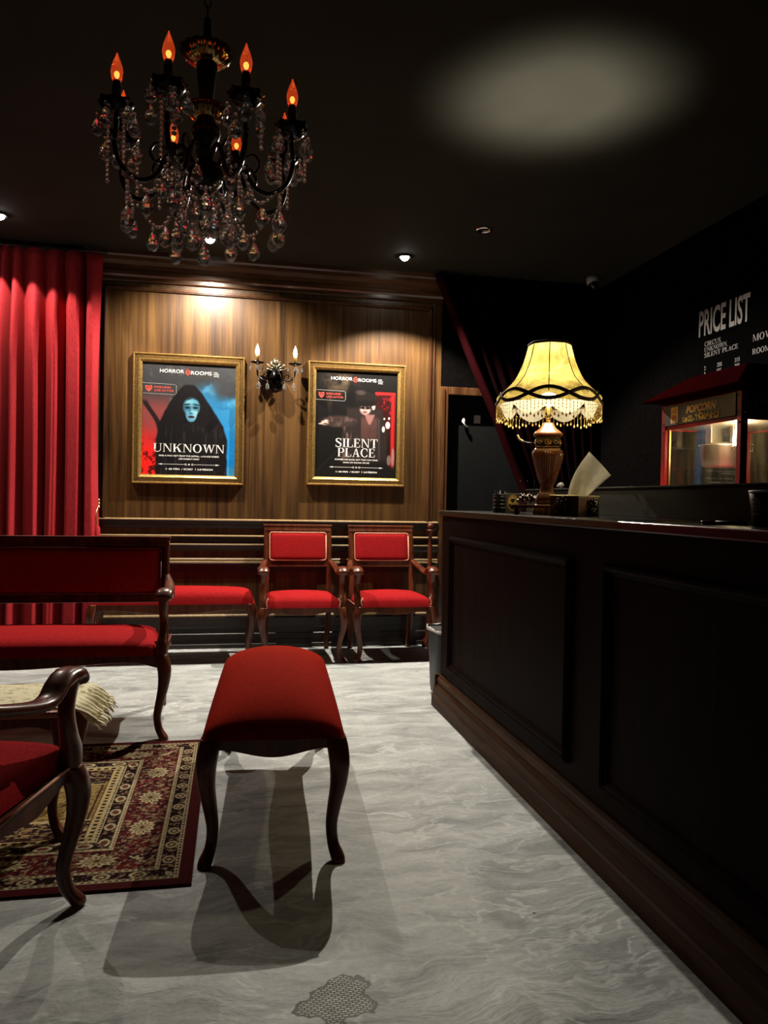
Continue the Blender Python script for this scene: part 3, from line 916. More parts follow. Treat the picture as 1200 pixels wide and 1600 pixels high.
def framed_poster(name, label, cx, z0, W, H, lip, art, title, tw, lines, fe):
    """lip: frame width; fe: art size"""
    root = thing(name, label, 'poster', (cx, WALL_Y, z0), 0, 'framed posters')
    fr = MB()
    prof = [(0, 0), (0, .030), (.006, .036), (.012, .034), (.016, .026), (.034, .022), (.038, .030), (lip * .72, .030), (lip * .86, .022), (lip, .018), (lip, .006)]
    R = []
    for ins, dep in prof:
        R.append([(-W / 2 + ins, -dep, ins), (W / 2 - ins, -dep, ins), (W / 2 - ins, -dep, H - ins), (-W / 2 + ins, -dep, H - ins)])
    fr.rings(R, True, False, False)
    fr.box(-W / 2 + .01, W / 2 - .01, -.006, 0, .01, H - .01)
    fr.build('frame', M['gold'], root)
    bd = MB()
    nb = int(H / .0125)
    for k in range(nb):
        z = .016 + (H - .032) * (k + .5) / nb
        for sx in (-1, 1):
            x = sx * (W / 2 - .025)
            bd.box(x - .010, x + .010, -.030, -.020, z - .0036, z + .0036)
    nb = int(W / .0125)
    for k in range(nb):
        x = -W / 2 + .016 + (W - .032) * (k + .5) / nb
        for z in (.025, H - .025):
            bd.box(x - .0036, x + .0036, -.030, -.020, z - .010, z + .010)
    bd.build('beading', M['gold_dark'], root)
    aw, ah = W / 2 - lip + .002, H - lip
    colour_grid('print', -aw, aw, lip, ah, 200, 250, art, M['print'], root, y=-.009)
    y = -.0095
    AW, AH = 2 * aw, ah - lip
    X = lambda u: -aw + AW * u
    Z = lambda v: ah - AH * v
    # heading with small red door mark
    mb = MB()
    put_text(mb, 'HORROR', X(.185), Z(.085), .026 * fe, y, 0, width=AW * .255)
    mb.build('heading_word', M['print_white'], root)
    mb = MB()
    put_text(mb, 'ROOMS', X(.515), Z(.092), .026 * fe, y, 0, width=AW * .22)
    mb.build('heading_word', M['print_white'], root)
    mb = MB()
    for r_, (a, b) in enumerate(((.76, .80), (.755, .815), (.76, .812))):
        zz = Z(.068 + .017 * r_)
        pts = [(X(a + (b - a) * k / 8), y, zz + (.003 if k % 2 else -.003) * fe) for k in range(9)]
        mb.sweep(pts, [(.0012, .0025)] * 9, n=4, smooth=False)
    mb.build('emblem', M['print_white'], root)
    mb = MB()
    bx = lambda u0, u1, v0, v1: mb.box(X(u0), X(u1), y - .0003, y, Z(v1), Z(v0))
    bx(.455, .468, .050, .102); bx(.455, .505, .050, .058); bx(.492, .505, .050, .102); bx(.455, .505, .094, .102); bx(.478, .484, .066, .086)
    mb.build('door_mark', M['print_red'], root)
    mb = MB()
    # badge: mask mark and two words
    put_text(mb, 'INCLUDES', X(.13), Z(.226), .014 * fe, y, .015, width=AW * .175)
    put_text(mb, 'LIVE ACTOR', X(.13), Z(.256), .014 * fe, y, .015, width=AW * .205)
    mb.build('badge_lettering', M['print_red'], root)
    mb = MB()
    mk = [(.035, .205), (.065, .212), (.10, .203), (.108, .225), (.09, .25), (.07, .262), (.052, .25), (.036, .232)]
    mb.add([(X(a), y, Z(b)) for a, b in mk], [tuple(range(len(mk)))])
    mb.build('mask_mark', M['print_red'], root)
    mb = MB()
    for a, b in ((.056, .225), (.086, .222)):
        q = [(a - .010, b), (a, b - .006), (a + .010, b), (a, b + .006)]
        mb.add([(X(s_), y - .0006, Z(t_)) for s_, t_ in q], [(0, 1, 2, 3)])
    mb.build('mask_eyes', M['black'], root)
    mb = MB()
    out = [(X(0), Z(.185)), (X(.34), Z(.19)), (X(.36), Z(.20)), (X(.36), Z(.27)), (X(.345), Z(.282)), (X(0), Z(.276))]
    mb.sweep([(a, y, b) for a, b in out], [(.0014, .0014)] * len(out), up=(0, 1, 0), n=4, smooth=False)
    mb.build('badge_border', M['print_grey'], root)
    # title
    mb = MB()
    for txt, v, hgt, width in title:
        put_serif(mb, txt, X(tw), Z(v), hgt * AH, width=AW * width, y=y, align='CENTER')
    mb.build('title', M['print_white'], root)
    mb = MB()
    for txt, v, width in lines:
        put_text(mb, txt, X(tw), Z(v), .0105 * fe, y, .025, align='CENTER', width=AW * width)
    # divider with arrow ends and centre ornament
    zc = Z(.905)
    mb.box(X(tw - .30), X(tw - .05), y - .0003, y, zc - .0012, zc + .0012)
    mb.box(X(tw + .05), X(tw + .30), y - .0003, y, zc - .0012, zc + .0012)
    for s in (-1, 1):
        xe = X(tw + s * .33)
        xb = X(tw + s * .285)
        mb.add([(xe, y, zc), (xb, y, zc - .006), (xb, y, zc + .006)], [(0, 1, 2)])
        for k in range(10):
            a0, a1 = 2 * pi * k / 10, 2 * pi * (k + 1) / 10
            c0 = X(tw + s * .036)
            mb.add([(c0 + .0075 * cos(a0), y, zc + .0075 * sin(a0)), (c0 + .0075 * cos(a1), y, zc + .0075 * sin(a1)), (c0 + .0045 * cos(a1), y, zc + .0045 * sin(a1)), (c0 + .0045 * cos(a0), y, zc + .0045 * sin(a0))], [(0, 1, 2, 3)])
    mb.add([(X(tw - .014), y, zc - .004), (X(tw + .014), y, zc - .004), (X(tw), y, zc + .008)], [(0, 1, 2)])
    v0 = .955
    put_text(mb, '60 MIN', X(tw - .215), Z(v0), .0125 * fe, y, .03, width=AW * .115)
    put_text(mb, 'SCARY', X(tw - .055), Z(v0), .0125 * fe, y, .03, width=AW * .10)
    put_text(mb, '2-8 PERSON', X(tw + .09), Z(v0), .0125 * fe, y, .03, width=AW * .165)
    zr = Z(v0) + .006 * fe
    for k in range(10):
        a0, a1 = 2 * pi * k / 10, 2 * pi * (k + 1) / 10
        c0 = X(tw - .24)
        mb.add([(c0 + .006 * cos(a0), y, zr + .006 * sin(a0)), (c0 + .006 * cos(a1), y, zr + .006 * sin(a1)), (c0 + .004 * cos(a1), y, zr + .004 * sin(a1)), (c0 + .004 * cos(a0), y, zr + .004 * sin(a0))], [(0, 1, 2, 3)])
    c0 = X(tw - .075)
    mb.add([(c0 - .004, y, zr - .006), (c0 - .001, y, zr - .006), (c0 + .008, y, zr + .008), (c0 + .004, y, zr + .006)], [(0, 1, 2, 3)])
    c0 = X(tw + .07)
    mb.box(c0 - .002, c0 + .002, y - .0003, y, zr - .006, zr + .003).box(c0 - .002, c0 + .002, y - .0003, y, zr + .005, zr + .009)
    mb.build('caption', M['print_white'], root)
    return root


framed_poster('framed_poster', 'gilt framed poster titled UNKNOWN with a blue faced figure in a black veil', -0.304, 1.247, .815, .968, .067, art_veil,
              [('UNKNOWN', .795, .075, .76)], .505, [('FIND A WAY OUT FROM THE ASTRAL - A PLACE WHERE', .835, .64), ("LIFE DOESN'T EXIST", .862, .22)], 1.0)
framed_poster('framed_poster', 'gilt framed poster titled SILENT PLACE with a man in a hat by a red door', 0.972, 1.262, .775, .958, .064, art_hat,
              [('SILENT', .715, .082, .52), ('PLACE', .805, .082, .46)], .505, [('ZOMBIES ARE BLIND, BUT THEY CAN HEAR', .838, .53), ('MAKE NO SOUND OR DIE', .866, .32)], .95)


# ------------------------------------------------------------------ crystals and bulbs
def drop_geo(mb, c, h, r, rng=None):
    """faceted pear drop hanging from its top point c"""
    n = 8
    a0 = rng.random() * 3 if rng else 0
    R = []
    for q, z in ((.06, 0), (.42, -.14), (.78, -.36), (1.0, -.58), (.96, -.72), (.66, -.90), (.12, -1.0)):
        R.append([(c[0] + r * q * cos(a0 + 2 * pi * (k + .5 * (q > .9)) / n), c[1] + r * q * .62 * sin(a0 + 2 * pi * (k + .5 * (q > .9)) / n), c[2] + h * z) for k in range(n)])
    mb.rings(R, True, True, False)


def flame_bulb(mb, c, h=.075, r=.016):
    mb.lathe([(.0115, 0), (r * .85, .12 * h), (r, .34 * h), (r * .86, .52 * h), (r * .55, .72 * h), (r * .25, .88 * h), (.0012, h)], c, 14)


def bulb_mats():
    # dim amber flame bulb: coloured glass envelope over a glowing filament
    m, nt, b = new_mat('amber_bulb_glass')
    v = coords(nt)
    t_ = N(nt, 'ShaderNodeTexNoise', i_Scale=40.0); nt.links.new(v, t_.inputs['Vector'])
    nt.links.new(ramp(nt, t_.outputs['Fac'], [(0.3, (0.85, 0.10, 0.02)), (0.7, (1.0, 0.16, 0.04))]), b.inputs['Emission Color'])
    b.inputs['Emission Strength'].default_value = 0.20
    b.inputs['Base Color'].default_value = (0.8, 0.15, 0.05, 1)
    b.inputs['Transmission Weight'].default_value = 0.85
    b.inputs['Roughness'].default_value = 0.05
    M['amber_bulb'] = m
    M['filament'] = emit('amber_filament', (1.0, 0.42, 0.12), 5)
    M['warm_bulb'] = emit('warm_bulb', (1.0, 0.80, 0.45), 7)


bulb_mats()


# ------------------------------------------------------------------ chandelier
def make_chandelier():
    rng = random.Random(11)
    cx, cy = -0.085, 2.405
    root = thing('crystal_chandelier', 'black crystal chandelier with amber flame bulbs hanging from the ceiling on a chain', 'chandelier', (cx, cy, 0))
    # chain
    ch = MB()
    z, k = CEIL - .035, 0
    while z > 2.60:
        pts = []
        for j in range(13):
            a = 2 * pi * j / 12
            q = .009 * cos(a)
            pts.append((q if k % 2 else 0, 0 if k % 2 else q, z + .019 * sin(a)))
        ch.sweep(pts, [(.0022, .0022)] * 13, up=(.3, .5, .2), n=5)
        z -= .030
        k += 1
    ch.build('chain', M['dark_metal'], root)
    MB().lathe([(.0, 0), (.05, 0), (.055, -.012), (.03, -.03), (.008, -.035)], (0, 0, CEIL), 20).build('ceiling_rose', M['black'], root)
    # column
    co = MB()
    co.lathe([(.004, 2.60), (.010, 2.595), (.012, 2.55), (.010, 2.53), (.022, 2.50), (.030, 2.47), (.032, 2.45), (.026, 2.40), (.022, 2.36), (.016, 2.34), (.014, 2.30), (.030, 2.285), (.042, 2.265), (.044, 2.25), (.036, 2.225),
              (.020, 2.21), (.016, 2.18), (.030, 2.165), (.052, 2.15), (.058, 2.13), (.048, 2.10), (.026, 2.075), (.012, 2.06), (.014, 2.04), (.004, 2.025)], n=20)
    co.build('column', M['black'], root)
    gb = glass('smoked_gold_glass', (0.75, 0.55, 0.30), 0.05, 1.5)
    for nm, z, R0 in (('glass_bowl', 2.490, .080), ('glass_bowl', 2.320, .060)):
        mb = MB()
        rings_ = []
        for q, dz in ((.30, -.035), (.55, -.032), (.82, -.018), (.97, .002), (1.0, .008), (.96, .010), (.80, -.010), (.54, -.025), (.32, -.029)):
            rings_.append([(R0 * q * (1 + .04 * cos(16 * 2 * pi * j / 48)) * cos(2 * pi * j / 48), R0 * q * (1 + .04 * cos(16 * 2 * pi * j / 48)) * sin(2 * pi * j / 48), z + dz) for j in range(48)])
        mb.rings(rings_, True, False, True)
        mb.build(nm, M['dark_gold'], root)
    # arms
    NA, RA = 8, .268
    ph = rad(-20)
    tips = []
    for i in range(NA):
        a = ph + 2 * pi * i / NA
        ca, sa = cos(a), sin(a)
        P = lambda r, z: (r * ca, r * sa, z)
        arm = MB()
        pth = smooth_path([P(.03, 2.14), P(.07, 2.19), P(.11, 2.165), P(.15, 2.09), P(.20, 2.06), P(.250, 2.085), P(.272, 2.14), P(RA, 2.20), P(RA, 2.225)], 6)
        arm.tube(pth, .0075, 8)
        arm.tube(smooth_path([P(.11, 2.165), P(.15, 2.18), P(.17, 2.15), P(.155, 2.125), P(.14, 2.14)], 5), .0045, 6)
        ao = arm.build('arm', M['black'], root)
        c = P(RA, 0)
        pan = MB()
        rr = []
        for q, dz in ((.2, .0), (.55, .004), (.85, .018), (1.0, .034), (.96, .036), (.80, .022), (.5, .009), (.2, .006)):
            rr.append([(c[0] + .048 * q * (1 + (.10 if j % 3 == 0 else 0) * (q > .7)) * cos(2 * pi * j / 24), c[1] + .048 * q * (1 + (.10 if j % 3 == 0 else 0) * (q > .7)) * sin(2 * pi * j / 24), 2.222 + dz + (.005 if (j % 3 == 0 and q > .8) else 0)) for j in range(24)])
        pan.rings(rr, True, True, True)
        pan.build('drip_pan', M['dark_metal'], ao)
        MB().lathe([(.013, 2.225), (.013, 2.30), (.010, 2.315), (.0115, 2.32)], c, 14).build('candle_sleeve', M['black'], ao)
        bb = MB()
        flame_bulb(bb, (c[0], c[1], 2.318), .080, .0175)
        bo = bb.build('bulb', M['amber_bulb'], ao)
        fl = MB()
        fl.sphere((c[0], c[1], 2.336), .0050, 8, 6, sz=1.7)
        fl.build('filament', M['filament'], ao)
        tips.append((c, a))
    # crystal drops (parts) and bead strings
    drops = []

    def drop(x, y, z, h=.056, r=.0175):
        mb = MB()
        drop_geo(mb, (x, y, z), h, r, rng)
        mb.sphere((x, y, z + .009), .0062, 6, 4)
        drops.append(1)
        mb.build('crystal_drop', M['crystal'], root)

    for (c, a) in tips:
        for k in range(5):                                   # around each drip pan
            b = a + 2 * pi * (k + .5) / 5 + rng.uniform(-.2, .2)
            drop(c[0] + .052 * cos(b), c[1] + .052 * sin(b), 2.240 - rng.uniform(0, .03), .056 + rng.uniform(-.006, .006), .0185)
        for k in range(2):                                   # bead strings falling from the pan
            b = a + pi * k + .8
            sx_, sy_ = c[0] + .046 * cos(b), c[1] + .046 * sin(b)
            stp = MB()
            for j in range(9 + 2 * k):
                stp.sphere((sx_, sy_, 2.225 - .0145 * j), .0068, 7, 5)
            stp.build('bead_string', M['crystal'], root)
        # two-drop string under the outer bend
        q = (.235 * cos(a), .235 * sin(a))
        st = MB()
        zb = 2.06
        n = rng.choice((2, 3, 4))
        for j in range(n):
            zb -= .016
            st.sphere((q[0], q[1], zb), .0075, 7, 5)
        st.build('bead_string', M['crystal'], root)
        drop(q[0], q[1], zb - .018, .068, .021)
        # inner drop
        q2 = (.13 * cos(a + .2), .13 * sin(a + .2))
        drop(q2[0], q2[1], 2.105, .056, .018)
    # swags between neighbouring arms and hanging strings below the hub
    for i in range(NA):
        a0, a1 = tips[i][1], tips[i][1] + 2 * pi / NA
        sw = MB()
        A = Vector((.25 * cos(a0), .25 * sin(a0), 2.09)); B = Vector((.25 * cos(a1), .25 * sin(a1), 2.09))
        for j in range(15):
            t_ = j / 14
            p = A.lerp(B, t_)
            sw.sphere((p.x * (1 - .1 * sin(pi * t_)), p.y * (1 - .1 * sin(pi * t_)), p.z - .085 * sin(pi * t_)), .0062, 6, 4)
        sw.build('bead_swag', M['crystal'], root)
        am = (a0 + a1) / 2
        drop(.225 * cos(am), .225 * sin(am), 1.992, .064, .020)
        st = MB()
        r1 = .115
        zz = 2.07
        n = 6 + (i % 3)
        for j in range(n):
            rj = .05 + (r1 - .05) * j / n
            st.sphere((rj * cos(am), rj * sin(am), zz - .014 * j), .0062, 6, 4)
        st.build('bead_string', M['crystal'], root)
        drop(r1 * cos(am), r1 * sin(am), zz - .014 * n - .012, .064, .020)
        drop(.07 * cos(a0), .07 * sin(a0), 2.02 - .03 * (i % 2), .064, .020)
    drop(-.036, 0, 1.965, .072, .022)
    drop(.075, -.06, 1.95, .06, .019)


M['dark_gold'] = plain('dark_gold_glass', (0.36, 0.22, 0.08), 0.12, metal=0.9, noise=0.3, nscale=80)
make_chandelier()


# ------------------------------------------------------------------ wall sconce
def make_sconce():
    root = thing('wall_sconce', 'black two armed candle sconce with crystal drops between the two posters', 'wall lamp', (0.335, WALL_Y, 2.09))
    bp = MB()
    bp.prism([(-.02, -.10), (.02, -.10), (.045, -.06), (.06, 0), (.045, .05), (.03, .09), (.012, .125), (0, .145), (-.012, .125), (-.03, .09), (-.045, .05), (-.06, 0), (-.045, -.06)], -.012, 0)
    bp.build('backplate', M['dark_metal'], root, .004)
    of = MB()
    # acanthus leaves fanning over the plate
    for k in range(7):
        a = rad(-75 + 25 * k)
        L_ = .095 if k == 3 else .075
        p = [(.012 * sin(a), -.020, .03 + .012 * cos(a)), (.6 * L_ * sin(a), -.040, .03 + .6 * L_ * cos(a)), (L_ * sin(a), -.030, .03 + L_ * cos(a)), (1.12 * L_ * sin(a), -.042, .03 + 1.06 * L_ * cos(a))]
        of.sweep(smooth_path(p, 4), [(.006 + .012 * sin(pi * j / 12.5), .006) for j in range(13)], n=8)
    of.sphere((0, -.03, .02), .022, 12, 8, sz=1.2)
    of.build('crest', plain('silvered_bronze', (0.42, 0.37, 0.27), 0.3, metal=.9, noise=.4, nscale=60), root)
    bo = MB()
    bo.lathe([(.004, -.135), (.020, -.128), (.034, -.105), (.044, -.07), (.050, -.035), (.044, .0), (.026, .03), (.01, .045)], (0, -.055, 0), 16)
    for s in (-1, 1):
        bo.tube(smooth_path([(s * .01, -.04, -.02), (s * .035, -.07, -.06), (s * .045, -.06, -.10), (s * .03, -.055, -.09)], 5), .007, 6)
    bo.build('boss', M['dark_metal'], root)
    rng = random.Random(3)
    for s in (-1, 1):
        x = s * .142
        arm = MB()
        arm.tube(smooth_path([(s * .02, -.045, -.01), (s * .055, -.07, -.035), (s * .10, -.09, -.045), (s * .135, -.10, -.015), (x, -.10, .045), (x, -.10, .075)], 6), .0065, 8)
        arm.tube(smooth_path([(s * .055, -.07, -.035), (s * .075, -.08, .0), (s * .095, -.085, -.005), (s * .09, -.085, -.025)], 5), .004, 6)
        ao = arm.build('arm', M['dark_metal'], root)
        MB().lathe([(.008, .070), (.030, .074), (.050, .082), (.052, .086), (.030, .080), (.012, .080)], (x, -.10, 0), 24).build('drip_pan', M['dark_metal'], ao)
        MB().lathe([(.012, .08), (.0125, .132), (.010, .138)], (x, -.10, 0), 14).build('candle_sleeve', M['gold_dark'], ao)
        fb = MB()
        flame_bulb(fb, (x, -.10, .136), .085, .0165)
        fb.build('bulb', M['warm_bulb'], ao)
        for q, (dx, dy) in enumerate(((-.048, 0), (.048, 0), (0, -.048), (.02, .04))):
            mb = MB()
            mb.sphere((x + dx, -.10 + dy, .070), .006, 6, 4)
            drop_geo(mb, (x + dx, -.10 + dy, .062), .045, .013, rng)
            mb.build('crystal_drop', M['crystal'], ao)
        mb = MB()
        for j in range(7):
            mb.sphere((x - s * .012, -.115, .052 - .016 * j), .006, 6, 4)
        drop_geo(mb, (x - s * .012, -.115, -.058), .062, .0175, rng)
        mb.build('bead_string', M['crystal'], ao)
        mb = MB()
        mb.sphere((s * .065, -.095, -.055), .006, 6, 4)
        drop_geo(mb, (s * .065, -.095, -.064), .056, .016, rng)
        mb.build('crystal_drop', M['crystal'], root)


make_sconce()


# ------------------------------------------------------------------ seating
def cabriole(x, y, top, sx, sy, w0=.030, foot=.020):
    """curved leg from z=top to the floor; sx, sy = outward directions"""
    H = top
    S = [(0, 0, 1.0, w0 * 1.05), (.010, .006, .90, w0 * 1.10), (.016, .010, .78, w0 * 1.02), (.012, .008, .62, w0 * .84), (0, .0, .44, w0 * .70), (-.010, -.006, .27, w0 * .60), (-.004, -.002, .13, w0 * .60), (.012, .008, .045, w0 * .74), (.018, .012, 0.0, w0 * .66)]
    P = smooth_path([(x + sx * a * 1.25, y + sy * b * 1.25, H * t_, r, r) for a, b, t_, r in S], 4)
    return MB().vstack([(p[0], p[1], max(p[2], 0), p[3], p[4]) for p in P], 14, 3.2)


def scallop_apron(mb, x0, x1, y0, y1, ztop, drop, axis='x', n=24, dip=.03):
    """apron board with a curved lower edge: deeper at the middle and the ends"""
    prof = []
    for k in range(n + 1):
        t_ = k / n
        e = abs(2 * t_ - 1)
        d = drop * (.55 + .45 * (cos(pi * e * 1.15) * .5 + .5)) + dip * max(0, (e - .78) / .22) ** 1.5
        prof.append(d)
    for k in range(n):
        t0, t1 = k / n, (k + 1) / n
        if axis == 'x':
            a, b = x0 + (x1 - x0) * t0, x0 + (x1 - x0) * t1
            v = [(a, y0, ztop), (b, y0, ztop), (b, y0, ztop - prof[k + 1]), (a, y0, ztop - prof[k]), (a, y1, ztop), (b, y1, ztop), (b, y1, ztop - prof[k + 1]), (a, y1, ztop - prof[k])]
        else:
            a, b = y0 + (y1 - y0) * t0, y0 + (y1 - y0) * t1
            v = [(x0, a, ztop), (x0, b, ztop), (x0, b, ztop - prof[k + 1]), (x0, a, ztop - prof[k]), (x1, a, ztop), (x1, b, ztop), (x1, b, ztop - prof[k + 1]), (x1, a, ztop - prof[k])]
        f = [(0, 1, 2, 3), (7, 6, 5, 4), (0, 4, 5, 1), (3, 2, 6, 7)]
        if k == 0: f.append((0, 3, 7, 4))
        if k == n - 1: f.append((1, 5, 6, 2))
        mb.add(v, f)


def make_seat(name, label, cat, W, D, back_lo, back_hi, loc, rotz, group=None, seat_z=.465, piping='piping', lean=.07, arm_z=.648):
    """armchair or settee facing local -Y, origin at floor centre of the seat"""
    root = thing(name, label, cat, loc, rotz, group)
    wd = M['mahogany']
    f, bk = -D / 2, D / 2
    hw = W / 2
    hb = hw - .032                           # half width of the back
    zf = seat_z - .075                       # top of the seat rail
    s = MB()
    pad_mesh(s, W - .055, D - .035, zf, .070, .024, 14, 9, .07, 34, -.014)
    so = s.build('seat', M['red_velvet'], root)
    pp = MB()
    for sx in (-1, 1):
        pts = smooth_path([(sx * (hw - .036), f + .006, zf + .008), (sx * (hw - .032), f + .008, zf + .040), (sx * (hw - .046), f + .020, zf + .066)], 5)
        pp.tube(pts, .006, 6)
    pts = [(sx_, y_, zf + .004) for sx_, y_ in ((-hw + .012, bk - .04), (-hw + .012, f + .012), (hw - .012, f + .012), (hw - .012, bk - .04))]
    pp.tube(pts, .005, 6)
    pp.build('piping', M[piping], so)
    ap = MB()
    scallop_apron(ap, -hw + .03, hw - .03, f + .012, f + .034, zf, .055)
    scallop_apron(ap, hw - .034, hw - .012, f + .03, bk - .03, zf, .055, 'y')
    scallop_apron(ap, -hw + .012, -hw + .034, f + .03, bk - .03, zf, .055, 'y')
    ap.box(-hw + .03, hw - .03, bk - .04, bk - .02, zf - .055, zf)
    ap.box(-hw + .03, hw - .03, f + .03, bk - .03, zf - .02, zf - .006)
    ap.build('seat_rail', wd, root, .003)
    for sx in (-1, 1):
        cabriole(sx * (hw - .022), f + .028, zf + .005, sx, -1).build('leg', wd, root)
    # back stiles run down into the rear legs
    zt = back_hi
    for sx in (-1, 1):
        P = smooth_path([(sx * (hb - .026), bk + .055, 0.0, .018, .018), (sx * (hb - .022), bk + .010, .22, .020, .021), (sx * (hb - .020), bk - .012, zf, .021, .025), (sx * (hb - .020), bk + lean * .25, .62, .021, .021), (sx * (hb - .020), bk + lean, zt, .020, .016)], 6)
        MB().vstack(P, 12, 5).build('leg', wd, root)
    yb = lambda z: bk - .012 + (lean + .012) * max(0, (z - zf) / (zt - zf)) ** 1.25
    fr = MB()

    def slab(x0, x1, z0, z1, th, fwd_=0.0, mb_=fr):
        v = []
        for z in (z0, z1):
            y = yb(z) - fwd_
            v += [(x0, y - th, z), (x1, y - th, z), (x1, y + th, z), (x0, y + th, z)]
        mb_.add(v, [(0, 3, 2, 1), (4, 5, 6, 7), (0, 1, 5, 4), (1, 2, 6, 5), (2, 3, 7, 6), (3, 0, 4, 7)])
    slab(-hb + .004, hb - .004, zt - .048, zt, .018)
    slab(-hb - .004, hb + .004, zt - .006, zt + .010, .022)
    slab(-hb + .01, hb - .01, zt - .036, zt - .030, .021)
    slab(-hb + .03, hb - .03, back_lo, back_lo + .048, .016)
    slab(-hb + .03, hb - .03, back_lo + .04, zt - .04, .006, -.006)
    fr.build('back_frame', wd, root, .004)
    # upholstered back panel
    bp = MB()
    z0, z1 = back_lo + .05, zt - .052
    x1 = hb - .044

    def pan(u, v):
        uu, vv = u * 2 - 1, v * 2 - 1
        uu = math.copysign(abs(uu) ** .6, uu); vv = math.copysign(abs(vv) ** .6, vv)
        e = max(0, (1 - abs(uu) ** 14) * (1 - abs(vv) ** 10)) ** .45
        z = (z0 + z1) / 2 + vv * (z1 - z0) / 2
        return (uu * x1, yb(z) - .004 - .030 * e, z)
    bp.grid(pan, 26, 26)
    bo = bp.build('backrest', M['red_velvet'], root)
    pb = MB()
    loop = []
    rr = .018
    for cxs, czs, a0 in ((1, 1, 0), (-1, 1, 90), (-1, -1, 180), (1, -1, 270)):
        for k in range(5):
            a = rad(a0 + 22.5 * k)
            z = (z1 - rr if czs > 0 else z0 + rr) + rr * sin(a)
            loop.append((cxs * (x1 - rr) + rr * cos(a), yb(z) - .022, z))
    loop.append(loop[0])
    pb.sweep(loop, [(.0055, .0055)] * len(loop), up=(0, 1, 0), n=6)
    pb.build('piping', M[piping], bo)
    # arms
    for sx in (-1, 1):
        x_b, x_f = sx * (hb - .012), sx * (hw - .008)
        P = smooth_path([(x_b, yb(arm_z + .03) + .0, arm_z + .030), (sx * (hw - .020), bk - .10, arm_z - .004), (x_f, -.05 * D, arm_z - .034), (sx * (hw - .006), f + .14, arm_z + .002), (sx * (hw - .010), f + .055, arm_z + .006), (sx * (hw - .014), f + .014, arm_z - .022)], 6)
        n_ = len(P)
        sz = [(.018 + .018 * sin(pi * min(1, (k / (n_ - 1)) * .62)) + .004 * (k > n_ * .7), .016 + (.004 if k > n_ * .6 else 0)) for k in range(n_)]
        sz[-1] = (.026, .013)
        ar = MB().sweep(P, sz, n=14, sq=2.6).build('arm', wd, root)
        Q = smooth_path([(sx * (hw - .022), f + .028, zf - .01, .030, .030), (sx * (hw - .016), f + .038, zf + .05, .027, .032), (sx * (hw - .012), f + .064, zf + .10, .022, .028), (sx * (hw - .014), f + .076, zf + .16, .019, .027), (sx * (hw - .016), f + .062, zf + .21, .021, .030), (sx * (hw - .012), f + .052, arm_z - .004, .025, .036)], 5)
        MB().vstack(Q, 14, 2.8).build('arm_post', wd, root)
    return root


def make_bench(name, label, W, D, loc, rotz, mat, seat_z=.50, h=.10, p_len=9, p_wid=4, leg_in=.03, crown=.02, group=None, along='x', apron=.07):
    """upholstered stool: long axis local X"""
    root = thing(name, label, 'bench', loc, rotz, group)
    zf = seat_z - h - crown
    s = MB()
    pad_mesh(s, W, D, zf, h, crown, p_len, p_wid, 0, 36)
    so = s.build('seat', mat, root)
    pp = MB()
    q = [(-W / 2 + .008, -D / 2 + .008), (W / 2 - .008, -D / 2 + .008), (W / 2 - .008, D / 2 - .008), (-W / 2 + .008, D / 2 - .008), (-W / 2 + .008, -D / 2 + .008)]
    pp.tube([(a, b, zf + .001) for a, b in q], .003, 6)
    pp.build('piping', M['red_piping'], so)
    ap = MB()
    w2, d2_ = W / 2 - .012, D / 2 - .012
    scallop_apron(ap, -w2, w2, -d2_, -d2_ + .022, zf, apron, dip=.02)
    scallop_apron(ap, -w2, w2, d2_ - .022, d2_, zf, apron, dip=.02)
    scallop_apron(ap, w2 - .022, w2, -d2_ + .01, d2_ - .01, zf, apron * .8, 'y', dip=.015)
    scallop_apron(ap, -w2, -w2 + .022, -d2_ + .01, d2_ - .01, zf, apron * .8, 'y', dip=.015)
    ap.box(-w2 + .01, w2 - .01, -d2_ + .01, d2_ - .01, zf - .02, zf - .004)
    ap.build('seat_rail', M['mahogany'], root, .003)
    for sx in (-1, 1):
        for sy in (-1, 1):
            cabriole(sx * (W / 2 - leg_in), sy * (D / 2 - leg_in), zf + .002, sx, sy, .031).build('leg', M['mahogany'], root)
    return root


# the pair of armchairs against the back wall and the one at the left front
chair = make_seat('armchair', 'left one of the two red armchairs by the back wall, next to the long bench', 'chair', .580, .50, .635, .945, (0.520, 5.575, 0), 0, 'red upholstered armchairs')
dup(chair, (1.176, 5.575, 0), rad(1.5), 'right one of the two red armchairs by the back wall, nearest the counter')
dup(chair, (-0.730, 2.085, 0.0078), rad(180 - 12), 'mahogany armchair at the left front edge seen from behind, facing the lace covered table')
make_seat('settee', 'long red velvet settee with dark wooden back rail standing behind the coffee table', 'sofa', 1.40, .60, .575, .918, (-0.985, 4.03, 0), 0, None, .475, 'red_piping', .06, .685)
make_bench('upholstered_bench', 'long backless red velvet bench against the panelled back wall, left of the two armchairs', 1.10, .38, (-0.363, 5.605, 0), 0, M['red_velvet'], .515, .085, 14, 7, group='backless benches')
make_bench('upholstered_bench', 'backless red velvet bench standing alone on the concrete floor in the middle foreground', 1.15, .450, (0.184, 2.980, 0), rad(90 - 3.5), M['stool_velvet'], .545, .075, 6, 4, group='backless benches', crown=.075, apron=.075)


